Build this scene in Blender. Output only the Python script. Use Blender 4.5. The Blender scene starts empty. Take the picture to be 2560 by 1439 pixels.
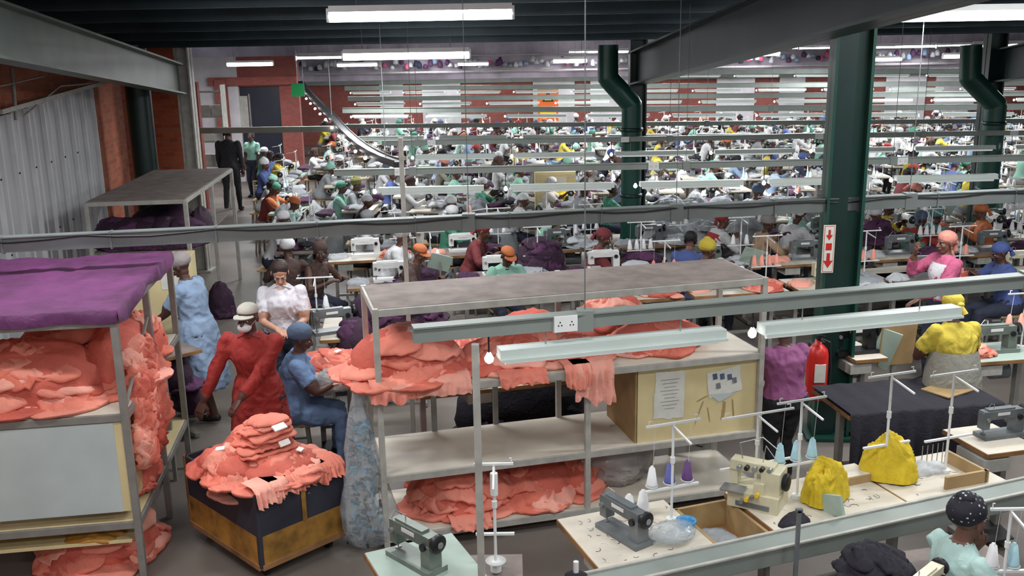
import bpy, math, random, time
import numpy as np
from mathutils import Vector, Matrix, noise, kdtree
random.seed(7)
T0=time.time()
scene=bpy.context.scene
# ---------------------------------------------------------------- camera
FPX=2400.; TH=math.radians(13.8); RL=math.radians(1.0); CZ=3.4
Fw=Vector((0,math.cos(TH),-math.sin(TH))); R0=Vector((1,0,0)); U0=Vector((0,math.sin(TH),math.cos(TH)))
Rv=R0*math.cos(RL)-U0*math.sin(RL); Uv=R0*math.sin(RL)+U0*math.cos(RL)
cd=bpy.data.cameras.new('camera'); cam=bpy.data.objects.new('camera',cd); scene.collection.objects.link(cam)
cd.sensor_width=36; cd.lens=36*FPX/2560; cd.clip_end=200
m=Matrix.Identity(4)
for i,a in enumerate((Rv,Uv,-Fw)):
    for j in range(3): m[j][i]=a[j]
m[2][3]=CZ
cam.matrix_world=m; scene.camera=cam
def ray(px,py): return Fw+Rv*((px-1280)/FPX)+Uv*((719.5-py)/FPX)
def W(px,py,z):
    d=ray(px,py); t=(z-CZ)/d.z; return Vector((d.x*t,d.y*t,z))
def WY(px,py,y):
    d=ray(px,py); t=y/d.y; return Vector((d.x*t,y,CZ+d.z*t))
# ---------------------------------------------------------------- materials
MATS={}
def mat(name,col,rough=.6,metal=0,var=.15,scale=6,bump=0,bscale=40,emit=0,alpha=1,detail=4,spec=None):
    if name in MATS: return MATS[name]
    M=bpy.data.materials.new(name); M.use_nodes=True; nt=M.node_tree; N=nt.nodes; L=nt.links
    b=N['Principled BSDF']; b.inputs['Roughness'].default_value=rough; b.inputs['Metallic'].default_value=metal
    if spec is not None: b.inputs['Specular IOR Level'].default_value=spec
    tc=N.new('ShaderNodeTexCoord'); nz=N.new('ShaderNodeTexNoise'); nz.inputs['Scale'].default_value=scale; nz.inputs['Detail'].default_value=detail
    L.new(tc.outputs['Object'],nz.inputs['Vector'])
    rp=N.new('ShaderNodeValToRGB'); rp.color_ramp.elements[0].position=.3; rp.color_ramp.elements[1].position=.7
    rp.color_ramp.elements[0].color=[max(0,c*(1-var)) for c in col]+[1]; rp.color_ramp.elements[1].color=[min(1,c*(1+var)) for c in col]+[1]
    L.new(nz.outputs['Fac'],rp.inputs['Fac']); L.new(rp.outputs['Color'],b.inputs['Base Color'])
    if bump:
        n2=N.new('ShaderNodeTexNoise'); n2.inputs['Scale'].default_value=bscale; n2.inputs['Detail'].default_value=3; n2.inputs['Distortion'].default_value=.8
        L.new(tc.outputs['Object'],n2.inputs['Vector']); bp=N.new('ShaderNodeBump'); bp.inputs['Strength'].default_value=bump; bp.inputs['Distance'].default_value=.02
        L.new(n2.outputs['Fac'],bp.inputs['Height']); L.new(bp.outputs['Normal'],b.inputs['Normal'])
    if emit:
        b.inputs['Emission Color'].default_value=list(col)+[1]; b.inputs['Emission Strength'].default_value=emit
    if alpha<1: b.inputs['Alpha'].default_value=alpha
    MATS[name]=M; return M
def s2l(r,g,b):
    f=lambda c:(c/255/12.92) if c<=10 else ((c/255+.055)/1.055)**2.4
    return (f(r),f(g),f(b))
def cloth(name,rgb,**k):
    k.setdefault('rough',.85); k.setdefault('var',.14); k.setdefault('scale',5); k.setdefault('bump',.45); k.setdefault('bscale',22)
    return mat(name,s2l(*rgb),**k)
cloth('coral_a',(222,128,108)); cloth('coral_b',(230,144,124)); cloth('coral_c',(202,100,84)); cloth('coral_d',(232,162,144)); cloth('coral_e',(212,114,94))
cloth('plum_a',(68,34,64)); cloth('plum_b',(84,45,80)); cloth('plum_c',(50,26,48))
cloth('plum_cover',(86,36,80),var=.35)
cloth('greycloth',(150,154,158)); cloth('whitecloth',(190,193,196)); cloth('blackcloth',(30,28,38)); cloth('yellowcloth',(210,182,40)); cloth('tagwhite',(240,235,228),bump=0)
mat('frame_grey',s2l(140,138,132),.45,.2,.14,10); mat('frame_pale',s2l(172,170,162),.5,.05,.16,12)
mat('board_white',s2l(204,196,180),.5,0,.1,5,detail=6); mat('board_dusty',s2l(124,112,106),.75,0,.25,7,detail=8)
mat('board_green',s2l(160,178,166),.5,0,.1,5); mat('board_blue',s2l(188,200,198),.5,0,.08,3)
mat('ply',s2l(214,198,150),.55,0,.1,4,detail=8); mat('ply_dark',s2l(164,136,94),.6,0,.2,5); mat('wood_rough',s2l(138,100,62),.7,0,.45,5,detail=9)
mat('wood_gold',s2l(156,112,46),.6,0,.65,6,detail=9); mat('cart_dark',s2l(46,46,58),.6,0,.35,4,detail=8)
mat('trunk_grey',s2l(132,140,134),.5,.15,.1,3); mat('trunk_dark',s2l(106,112,110),.5,.15,.15,3); mat('reflector',s2l(192,202,196),.35,0,.05,3)
mat('tube_faint_glow',s2l(225,233,232),.3,0,.02,3,emit=.35); mat('lamp_on',(1,.97,1),.3,0,.0,3,emit=14); mat('bulb_and_glint',(1,.96,1),.3,0,0,3,emit=6)  # trunking tubes get a faint self-glow; bulb material also serves the tray highlights
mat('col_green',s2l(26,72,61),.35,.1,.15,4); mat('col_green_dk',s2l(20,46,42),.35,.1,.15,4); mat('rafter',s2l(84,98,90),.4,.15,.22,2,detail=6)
mat('rafter_r',s2l(50,66,68),.4,.2,.18,2,detail=6); mat('rod',s2l(112,118,118),.4,.3,.05,5)
mat('roof',s2l(32,44,49),.5,.3,.2,2); mat('purlin',s2l(50,66,72),.35,.4,.2,3)
mat('sheet',s2l(168,169,173),.5,.0,.14,1.2,detail=8); mat('sheet_rib',s2l(196,196,198),.45,.1,.1,3); mat('white_wall',s2l(200,196,200),.7,0,.14,2); mat('dark_door',s2l(30,34,48),.4,0,.2,2)
mat('upper_wall',s2l(190,180,196),.7,0,.3,1.4,detail=8)
mat('steel',s2l(160,162,162),.3,.6,.1,8); mat('black',s2l(26,26,28),.4,0,.2,8); mat('cream',s2l(206,200,170),.35,0,.12,10); mat('mach_grey',s2l(112,118,120),.35,.2,.2,9)
mat('mach_green',s2l(112,122,114),.35,.2,.2,9); mat('whitepaint',s2l(224,226,224),.4,0,.04,8); mat('rubber',s2l(22,22,22),.7)
mat('red',s2l(195,38,32),.35,0,.05,6); mat('orange',s2l(222,104,30),.5,0,.05,5); mat('signyellow',s2l(235,195,40),.5,0,.03,5); mat('signgreen',s2l(30,150,84),.4,0,.05,5)
mat('cone_white',s2l(225,225,225),.7,0,.03,20); mat('cone_coral',s2l(232,150,130),.7,0,.05,20); mat('cone_blue',s2l(90,98,165),.7,0,.05,20); mat('cone_lblue',s2l(165,202,210),.7,0,.05,20); mat('cone_purple',s2l(95,62,115),.7,0,.05,20)
mat('paper',s2l(216,216,206),.7,0,.06,15); mat('ink',s2l(120,122,128),.7,0,.3,30); mat('photoblue',s2l(80,94,124),.6,0,.5,30); mat('cyanbits',s2l(60,160,180),.5,0,.2,10)
mat('plastic',s2l(190,200,205),.15,0,.1,6,bump=1,bscale=14,alpha=.40); mat('plastic_grey',s2l(178,172,170),.25,0,.2,6,bump=1,bscale=12,alpha=.85)
mat('lblue',s2l(60,140,190),.4)
mat('concrete_floor',s2l(112,104,97),.5,0,.3,.7,bump=.15,bscale=8,detail=10)
def brick_mat(name,c1,c2,mo,sc=4.4):
    M=bpy.data.materials.new(name); M.use_nodes=True; nt=M.node_tree;N=nt.nodes;L=nt.links;b=N['Principled BSDF'];b.inputs['Roughness'].default_value=.85
    tc=N.new('ShaderNodeTexCoord'); mp=N.new('ShaderNodeSeparateXYZ'); cb=N.new('ShaderNodeCombineXYZ'); ad=N.new('ShaderNodeMath'); ad.operation='ADD'
    L.new(tc.outputs['Object'],mp.inputs[0]); L.new(mp.outputs['X'],ad.inputs[0]); L.new(mp.outputs['Y'],ad.inputs[1]); L.new(ad.outputs[0],cb.inputs['X']); L.new(mp.outputs['Z'],cb.inputs['Y'])
    br=N.new('ShaderNodeTexBrick'); br.inputs['Scale'].default_value=sc; br.inputs['Color1'].default_value=[*s2l(*c1),1]; br.inputs['Color2'].default_value=[*s2l(*c2),1]; br.inputs['Mortar'].default_value=[*s2l(*mo),1]
    br.inputs['Mortar Size'].default_value=.018
    L.new(cb.outputs[0],br.inputs['Vector']); L.new(br.outputs['Color'],b.inputs['Base Color'])
    bp=N.new('ShaderNodeBump'); bp.inputs['Strength'].default_value=.4; L.new(br.outputs['Fac'],bp.inputs['Height']); bp.invert=True; L.new(bp.outputs['Normal'],b.inputs['Normal'])
    MATS[name]=M
brick_mat('brick',(190,106,74),(164,84,58),(150,122,104),3.2); brick_mat('brick_far',(150,80,72),(134,68,62),(124,88,80))
def dots_mat():
    M=bpy.data.materials.new('scarf_dots'); M.use_nodes=True; nt=M.node_tree;N=nt.nodes;L=nt.links;b=N['Principled BSDF'];b.inputs['Roughness'].default_value=.8
    tc=N.new('ShaderNodeTexCoord'); vo=N.new('ShaderNodeTexVoronoi'); vo.inputs['Scale'].default_value=38; vo.inputs['Randomness'].default_value=.5
    rp=N.new('ShaderNodeValToRGB'); rp.color_ramp.elements[0].position=.2; rp.color_ramp.elements[1].position=.26
    rp.color_ramp.elements[0].color=(.5,.5,.55,1); rp.color_ramp.elements[1].color=(.012,.012,.02,1)
    L.new(tc.outputs['Object'],vo.inputs['Vector']); L.new(vo.outputs['Distance'],rp.inputs['Fac']); L.new(rp.outputs['Color'],b.inputs['Base Color']); MATS['scarf_dots']=M
dots_mat()
# ---------------------------------------------------------------- builder
class B:
    def __init__(s): s.v=[];s.f=[];s.mi=[];s.sm=[];s.mats=[];s.M=Matrix.Identity(4)
    def idx(s,m):
        if m not in s.mats: s.mats.append(m)
        return s.mats.index(m)
    def add(s,vs,fs,m,smooth=False):
        o=len(s.v); M=s.M
        s.v.extend([M@Vector(p) for p in vs]); i=s.idx(m)
        s.f.extend([tuple(o+k for k in f) for f in fs]); s.mi.extend([i]*len(fs)); s.sm.extend([smooth]*len(fs))
    def addraw(s,arr,fs,labels,matmap,smooth=True):
        o=len(s.v); M=s.M
        s.v.extend([M@Vector(p) for p in arr]); s.f.extend([tuple(o+k for k in f) for f in fs])
        s.mi.extend([s.idx(matmap[l]) for l in labels]); s.sm.extend([smooth]*len(fs))
    def box(s,c,d,m,rot=None):
        c=Vector(c); q=[]
        for x in(-.5,.5):
            for y in(-.5,.5):
                for z in(-.5,.5):
                    p=Vector((x*d[0],y*d[1],z*d[2]))
                    if rot is not None: p=rot@p
                    q.append(c+p)
        s.add(q,[(0,1,3,2),(4,6,7,5),(0,4,5,1),(2,3,7,6),(0,2,6,4),(1,5,7,3)],m)
    def beam(s,a,b,w,h,m,up=(0,0,1)):
        a=Vector(a);b=Vector(b);d=(b-a);L=d.length
        if L<1e-6:return
        d.normalize();up=Vector(up)
        if abs(d.dot(up))>.98: up=Vector((0,1,0))
        sd=d.cross(up).normalized(); u=sd.cross(d)
        R=Matrix((sd,d,u)).transposed()
        s.box((a+b)/2,(w,L,h),m,R)
    def cyl(s,a,b,r0,r1,m,n=12,cap=True):
        a=Vector(a);b=Vector(b);d=(b-a).normalized(); t=Vector((0,0,1)) if abs(d.z)<.9 else Vector((1,0,0))
        x=d.cross(t).normalized();y=d.cross(x); q=[]
        for c,r in((a,r0),(b,r1)):
            for i in range(n):
                an=2*math.pi*i/n; q.append(c+x*(r*math.cos(an))+y*(r*math.sin(an)))
        s.add(q,[(i,(i+1)%n,n+(i+1)%n,n+i) for i in range(n)],m,True)
        if cap: s.add(q,[tuple(range(n-1,-1,-1)),tuple(range(n,2*n))],m)
    def path(s,pts,r,m,n=8):
        for a,b in zip(pts,pts[1:]): s.cyl(a,b,r,r,m,n)
        for p in pts[1:-1]: s.ell(p,(r,r,r),m,nu=n,nv=5)
    def lathe(s,c,prof,m,n=14,ax=None):
        q=[]; c=Vector(c)
        for r,z in prof:
            for i in range(n):
                an=2*math.pi*i/n; p=Vector((r*math.cos(an),r*math.sin(an),z))
                if ax is not None: p=ax@p
                q.append(c+p)
        k=len(prof)
        s.add(q,[(j*n+i,j*n+(i+1)%n,(j+1)*n+(i+1)%n,(j+1)*n+i) for j in range(k-1) for i in range(n)]+[tuple(range(n-1,-1,-1)),tuple((k-1)*n+i for i in range(n))],m,True)
    def ell(s,c,r,m,rot=None,nu=12,nv=8,fn=None):
        c=Vector(c);q=[];f=[]
        for j in range(nv+1):
            ph=math.pi*j/nv
            for i in range(nu):
                an=2*math.pi*i/nu; p=Vector((math.sin(ph)*math.cos(an),math.sin(ph)*math.sin(an),math.cos(ph)))
                k=fn(p) if fn else 1
                p=Vector((p.x*r[0]*k,p.y*r[1]*k,p.z*r[2]*k))
                if rot is not None:p=rot@p
                q.append(c+p)
        for j in range(nv):
            for i in range(nu):
                f.append((j*nu+i,(j+1)*nu+i,(j+1)*nu+(i+1)%nu,j*nu+(i+1)%nu))
        s.add(q,f,m,True)
    def out(s,name,origin=None,bevel=0,link=True):
        me=bpy.data.meshes.new(name); 
        if origin is None:
            xs=[p.x for p in s.v];ys=[p.y for p in s.v];zs=[p.z for p in s.v]
            origin=Vector(((min(xs)+max(xs))/2,(min(ys)+max(ys))/2,min(zs)))
        origin=Vector(origin)
        me.from_pydata([tuple(p-origin) for p in s.v],[],s.f)
        for k in s.mats: me.materials.append(MATS[k])
        me.polygons.foreach_set('material_index',s.mi); me.polygons.foreach_set('use_smooth',s.sm); me.update()
        ob=bpy.data.objects.new(name,me); ob.location=origin
        if link: scene.collection.objects.link(ob)
        if bevel:
            md=ob.modifiers.new('bevel','BEVEL'); md.width=bevel; md.segments=2; md.limit_method='ANGLE'; md.angle_limit=math.radians(50)
        return ob
def frame(o,to):
    o=Vector(o);to=Vector(to);u=Vector((to.x-o.x,to.y-o.y,0)).normalized();v=Vector((-u.y,u.x,0))
    M=Matrix.Identity(4)
    for j in range(3): M[j][0]=u[j];M[j][1]=v[j];M[j][2]=(0,0,1)[j]
    M[0][3]=o.x;M[1][3]=o.y
    return M
def inst(ob,name,loc,rz=0,sc=1):
    o=bpy.data.objects.new(name,ob.data); o.location=loc; o.rotation_euler=(0,0,rz); o.scale=(sc,sc,sc); scene.collection.objects.link(o); return o
# ---------------------------------------------------------------- cloth
def rv(): return Vector((random.uniform(-50,50),random.uniform(-50,50),random.uniform(-50,50)))
def crumple(b,c,r,m,amp=.22,nu=30,nv=18,rot=None,layer=3.,flat=-.35,fr=1.6):
    o=rv()
    def fn(p):
        q=Vector((p.x*fr,p.y*fr,p.z*layer))
        w=noise.noise(q*1.1+o)*.8
        a=1-2*abs(noise.noise(q+o+Vector((w,w,w)))); a2=1-2*abs(noise.noise(q*2.3+o*1.7))
        k=1+amp*(a*.7+a2*.35-.25)
        if p.z<flat: k*=flat/p.z if p.z<-1e-3 else 1
        return k
    b.ell(c,r,m,rot,nu,nv,fn)
def eul(x,y,z): return Matrix.Rotation(z,3,'Z')@Matrix.Rotation(y,3,'Y')@Matrix.Rotation(x,3,'X')
def garment(b,c,a,w,t,m,rot=None,droop=.06,nu=50,nv=14,cr=1.,zmin=None):
    """one loosely folded garment: a thin wavy-rimmed layer with long soft creases that droops at its rim"""
    o=rv();c=Vector(c);q=[];f=[];ph0=random.uniform(0,6.28);cx,sx=math.cos(ph0),math.sin(ph0)
    for j in range(nv+1):
        ph=math.pi*j/nv; sr=math.sin(ph)**.55; sz=math.cos(ph)
        for i in range(nu):
            an=2*math.pi*i/nu; ux,uy=math.cos(an),math.sin(an)
            se=(abs(ux)**3.2+abs(uy)**3.2)**(-1/3.2)
            rim=1+.16*noise.noise(Vector((ux*1.1,uy*1.1,0))+o)+.06*noise.noise(Vector((ux*3.2,uy*3.2,2))+o)
            X=ux*se*sr*rim;Y=uy*se*sr*rim
            u=(X*cx+Y*sx);v=(-X*sx+Y*cx)
            wv=noise.noise(Vector((u*1.0,v*1.0,3))+o)
            c1=1-2.2*abs(noise.noise(Vector((u*.7+wv,v*3.0+wv*1.4,0))+o)); c2=noise.noise(Vector((u*1.6,v*6.5+wv*2,5))+o)
            z=math.copysign(abs(sz)**.6,sz)*t+(c1*.85+c2*.5-.5)*t*cr+wv*t*1.0-droop*(X*X+Y*Y)*.5
            p=Vector((X*a,Y*w,z))
            if rot is not None: p=rot@p
            p=c+p
            if zmin is not None:
                fl=zmin+(t*(.5+.9*sz+.35*c2) if sz>=-.01 else 0)
                if p.z<fl: p.z=max(fl,zmin)
            q.append(p)
    for j in range(nv):
        for i in range(nu): f.append((j*nu+i,(j+1)*nu+i,(j+1)*nu+(i+1)%nu,j*nu+(i+1)%nu))
    b.add(q,f,m,True)
def pile(b,c,dims,mats,n=14,tags=0,bit=.5,core=True,lo=False):
    a,w,h=dims; c=Vector(c)
    if core: crumple(b,c+Vector((0,0,h*.25)),(a*.82,w*.82,h*.66),mats[2%len(mats)],.18,30,18,layer=3,flat=-.38)
    n=int(n*1.6); L=[]
    for i in range(n):
        t=random.random()**.55; an=random.uniform(0,6.283); L.append((1-t*t,t,an))
    L.sort()
    for hh,t,an in L:
        px=a*t*math.cos(an)*.8;py=w*t*math.sin(an)*.8
        nrm=Vector((px/a*h*.8/a,py/w*h*.8/w,1)).normalized()
        R=Vector((0,0,1)).rotation_difference(nrm).to_matrix()@Matrix.Rotation(random.uniform(0,3.14),3,'Z')@Matrix.Rotation(random.uniform(-.12,.12),3,'X')
        s=min(.23,min(a,w)*.7)*random.uniform(.75,1.15)
        th=min(.026,h*.13)*random.uniform(.8,1.25)
        garment(b,c+Vector((px,py,max(hh*h*.88,th)+random.uniform(-.02,.02)*min(1,h*4))),s*random.uniform(.9,1.25),s*random.uniform(.7,1.),th,random.choice(mats),R,droop=random.uniform(.05,.16)*min(1,h*3),nu=26 if lo else 50,nv=8 if lo else 14,cr=random.uniform(.8,1.6),zmin=c.z+.003)
    for i in range(tags):
        an=random.uniform(3.6,5.8);t=random.uniform(.2,.7); px=a*t*math.cos(an);py=w*t*math.sin(an)*.9
        nrm=Vector((px/a*h/a,py/w*h/w,1)).normalized()
        b.box(c+Vector((px,py,(1-t*t)*h*.9+.05)),(.06,.04,.008),'tagwhite',Vector((0,0,1)).rotation_difference(nrm).to_matrix()@Matrix.Rotation(random.uniform(0,3),3,'Z'))
CO=['coral_a','coral_b','coral_c','coral_d','coral_a','coral_e','coral_b']; PL=['plum_a','plum_b','plum_c']
# ---------------------------------------------------------------- humans
def remesh(vs,fs,labs,vox,sm=2):
    me=bpy.data.meshes.new('tmp'); me.from_pydata([tuple(p) for p in vs],[],fs); ob=bpy.data.objects.new('tmp',me); scene.collection.objects.link(ob)
    md=ob.modifiers.new('r','REMESH'); md.mode='VOXEL'; md.voxel_size=vox
    if sm:
        s=ob.modifiers.new('s','SMOOTH'); s.factor=.5; s.iterations=sm
    dg=bpy.context.evaluated_depsgraph_get(); e=ob.evaluated_get(dg); em=e.to_mesh()
    n=len(em.vertices); co=np.empty(n*3); em.vertices.foreach_get('co',co); co=co.reshape(-1,3); nr=np.array([v.normal[:] for v in em.vertices]) if n else np.zeros((0,3))
    ff=[tuple(p.vertices) for p in em.polygons]
    kd=kdtree.KDTree(len(vs))
    for i,p in enumerate(vs): kd.insert(p,i)
    kd.balance()
    vl=[labs[kd.find(Vector(p))[1]] for p in co]
    fl=[]
    for f in ff:
        l=[vl[i] for i in f]; fl.append(max(set(l),key=l.count))
    e.to_mesh_clear(); bpy.data.objects.remove(ob); bpy.data.meshes.remove(me)
    return co,nr,ff,fl,vl
class Shell:
    def __init__(s): s.v=[];s.f=[];s.l=[]
    def loft(s,rings,labs):
        n=len(rings[0]);o=len(s.v)
        for r,l in zip(rings,labs):
            s.v.extend(r); s.l.extend([l]*n)
        k=len(rings)
        for j in range(k-1):
            for i in range(n): s.f.append((o+j*n+i,o+j*n+(i+1)%n,o+(j+1)*n+(i+1)%n,o+(j+1)*n+i))
        s.f.append(tuple(o+i for i in range(n-1,-1,-1))); s.f.append(tuple(o+(k-1)*n+i for i in range(n)))
    def tube(s,pts,rs,labs,n=12):
        P=[Vector(p) for p in pts]; RP=[];RR=[];LL=[]
        for k in range(len(P)-1):
            L=(P[k+1]-P[k]).length; st=max(1,int(L/.035))
            lab=labs[k] if isinstance(labs,(list,tuple)) else labs
            for i in range(st):
                t=i/st; RP.append(P[k].lerp(P[k+1],t)); RR.append(rs[k]*(1-t)+rs[k+1]*t); LL.append(lab)
        RP.append(P[-1]);RR.append(rs[-1]);LL.append(LL[-1])
        d0=(P[1]-P[0]).normalized();d1=(P[-1]-P[-2]).normalized()
        RP=[P[0]-d0*rs[0]*.85,P[0]-d0*rs[0]*.5]+RP+[P[-1]+d1*rs[-1]*.5,P[-1]+d1*rs[-1]*.85]; RR=[rs[0]*.4,rs[0]*.85]+RR+[rs[-1]*.85,rs[-1]*.4]; LL=[LL[0]]*2+LL+[LL[-1]]*2
        rings=[]; x=None
        for i,p in enumerate(RP):
            d=(RP[min(i+1,len(RP)-1)]-RP[max(i-1,0)]).normalized()
            if x is None:
                t=Vector((0,0,1)) if abs(d.z)<.9 else Vector((1,0,0)); x=d.cross(t).normalized()
            x=(x-d*x.dot(d)).normalized(); y=d.cross(x)
            rings.append([p+x*(RR[i]*math.cos(2*math.pi*a/n))+y*(RR[i]*math.sin(2*math.pi*a/n)) for a in range(n)])
        s.loft(rings,LL)
    def ell(s,c,r,lab,nu=14,nv=10):
        c=Vector(c);rings=[]
        for j in range(nv+1):
            ph=math.pi*(.04+.92*j/nv); rings.append([c+Vector((r[0]*math.sin(ph)*math.cos(2*math.pi*i/nu),r[1]*math.sin(ph)*math.sin(2*math.pi*i/nu),-r[2]*math.cos(ph))) for i in range(nu)])
        s.loft(rings,[lab]*(nv+1))
def mk_head(vox):
    s=Shell()
    s.ell((0,-.012,.028),(.074,.092,.084),'skin');s.ell((0,.018,-.03),(.06,.066,.078),'skin');s.ell((0,.038,-.078),(.04,.04,.034),'skin')
    s.tube([(0,.084,.014),(0,.104,-.024)],[.009,.0155],'skin',8); s.ell((0,.092,-.026),(.02,.013,.01),'skin')
    s.ell((0,.074,.024),(.046,.014,.010),'skin')
    for k in(-1,1):
        s.ell((k*.036,.058,-.022),(.022,.02,.022),'skin'); s.ell((k*.078,-.006,0),(.011,.02,.032),'skin')
    s.ell((0,.085,-.051),(.026,.013,.006),'lip');s.ell((0,.083,-.061),(.023,.013,.007),'lip')
    return remesh(s.v,s.f,s.l,vox,1)
HEADS={'hi':mk_head(.0055),'lo':mk_head(.013)}
def mk_hand():
    s=Shell()
    rings=[]
    for y,wx,wz in((-.02,.025,.02),(.0,.028,.02),(.03,.038,.017),(.06,.042,.015),(.085,.041,.013),(.093,.036,.010)):
        rings.append([Vector((wx*math.cos(a*math.pi/7),y,wz*math.sin(a*math.pi/7))) for a in range(14)])
    s.loft(rings,['skin']*6)
    for i,(x,L) in enumerate(((-.031,.070),(-.0105,.079),(.0105,.073),(.031,.058))):
        c=.45+.08*i; p=Vector((x,.086,0)); pts=[p]; an=.18+.05*i
        for seg in(.45,.3,.25):
            p=p+Vector((x*.12,math.cos(an),-math.sin(an)))*L*seg; pts.append(p.copy()); an+=c
        s.tube(pts,[.0098,.0092,.0084,.0068],'skin',8)
    s.tube([(-.024,.02,-.004),(-.052,.048,-.014),(-.062,.078,-.024),(-.058,.10,-.032)],[.015,.0125,.0105,.008],'skin',8)
    return remesh(s.v,s.f,s.l,.0042,1)
HAND=mk_hand()
def hand_lo():
    s=Shell(); rings=[]
    for y,wx,wz in((-.02,.025,.02),(.03,.038,.017),(.085,.041,.013)):
        rings.append([Vector((wx*math.cos(a*math.pi/4),y,wz*math.sin(a*math.pi/4))) for a in range(8)])
    s.loft(rings,['skin']*3)
    for x,L in((-.031,.070),(-.0105,.079),(.0105,.073),(.031,.058)): 
        p=Vector((x,.08,0)); s.tube([p,p+Vector((0,L*.5,-.015)),p+Vector((0,L*.8,-.045))],[.010,.009,.007],'skin',5)
    s.tube([(-.024,.02,-.004),(-.058,.06,-.018),(-.058,.09,-.03)],[.014,.011,.008],'skin',5)
    return (np.array([tuple(v) for v in s.v]),None,s.f,['skin']*len(s.f),None)
HANDLO=hand_lo()
def ik(a,t,l1,l2,h):
    a=Vector(a);t=Vector(t);d=t-a;L=min(d.length,(l1+l2)*.995);d.normalize();t=a+d*L
    k=(l1*l1-l2*l2+L*L)/(2*L); hh=math.sqrt(max(0,l1*l1-k*k)); h=Vector(h);h=(h-d*h.dot(d)).normalized()
    return a+d*k+h*hh,t
mat('eyewhite',(.6,.58,.55),.3,0,0,5);mat('iris',(.015,.01,.008),.2,0,0,5)
SK={'dark':(80,52,43),'mid':(108,74,60),'tan':(194,148,124)}
for k,v in SK.items():
    mat('skin_'+k,s2l(*v),.5,0,.08,14); mat('lip_'+k,s2l(int(v[0]*.95),int(v[1]*.72),int(v[2]*.75)),.45,0,.05,14)
for n_,c_ in dict(c_white=(222,222,224),c_mint=(140,196,174),c_green=(70,150,120),c_blue=(74,94,160),c_lblue=(140,166,198),c_skyblue=(104,134,176),c_red=(176,48,46),c_redcoat=(160,38,32),c_yellow=(214,190,56),c_grey=(156,160,162),c_black=(30,30,35),c_navy=(42,48,68),c_pink=(218,96,138),c_magenta=(150,78,128),c_tan=(178,144,112),c_brown=(82,60,54),c_orange=(216,118,66),c_cream=(206,200,186),c_polo=(218,215,222),c_teal=(84,150,150),c_coral=(228,144,126),c_dkred=(124,46,50),c_mintlt=(180,214,206),c_greyskirt=(152,150,136),c_olive=(132,132,60),c_purple=(92,56,98),c_net=(156,146,146),c_netblue=(82,102,130)).items():
    g=sum(c_)/3; c_=tuple((v*.88+g*.12)*.95 for v in c_); cloth(n_,c_,bump=.4,bscale=20)
mat('hair_black',s2l(22,18,18),.6,0,.3,30,bump=.6,bscale=60); mat('hair_brown',s2l(48,32,28),.5,0,.3,30,bump=.6,bscale=60)
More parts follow.
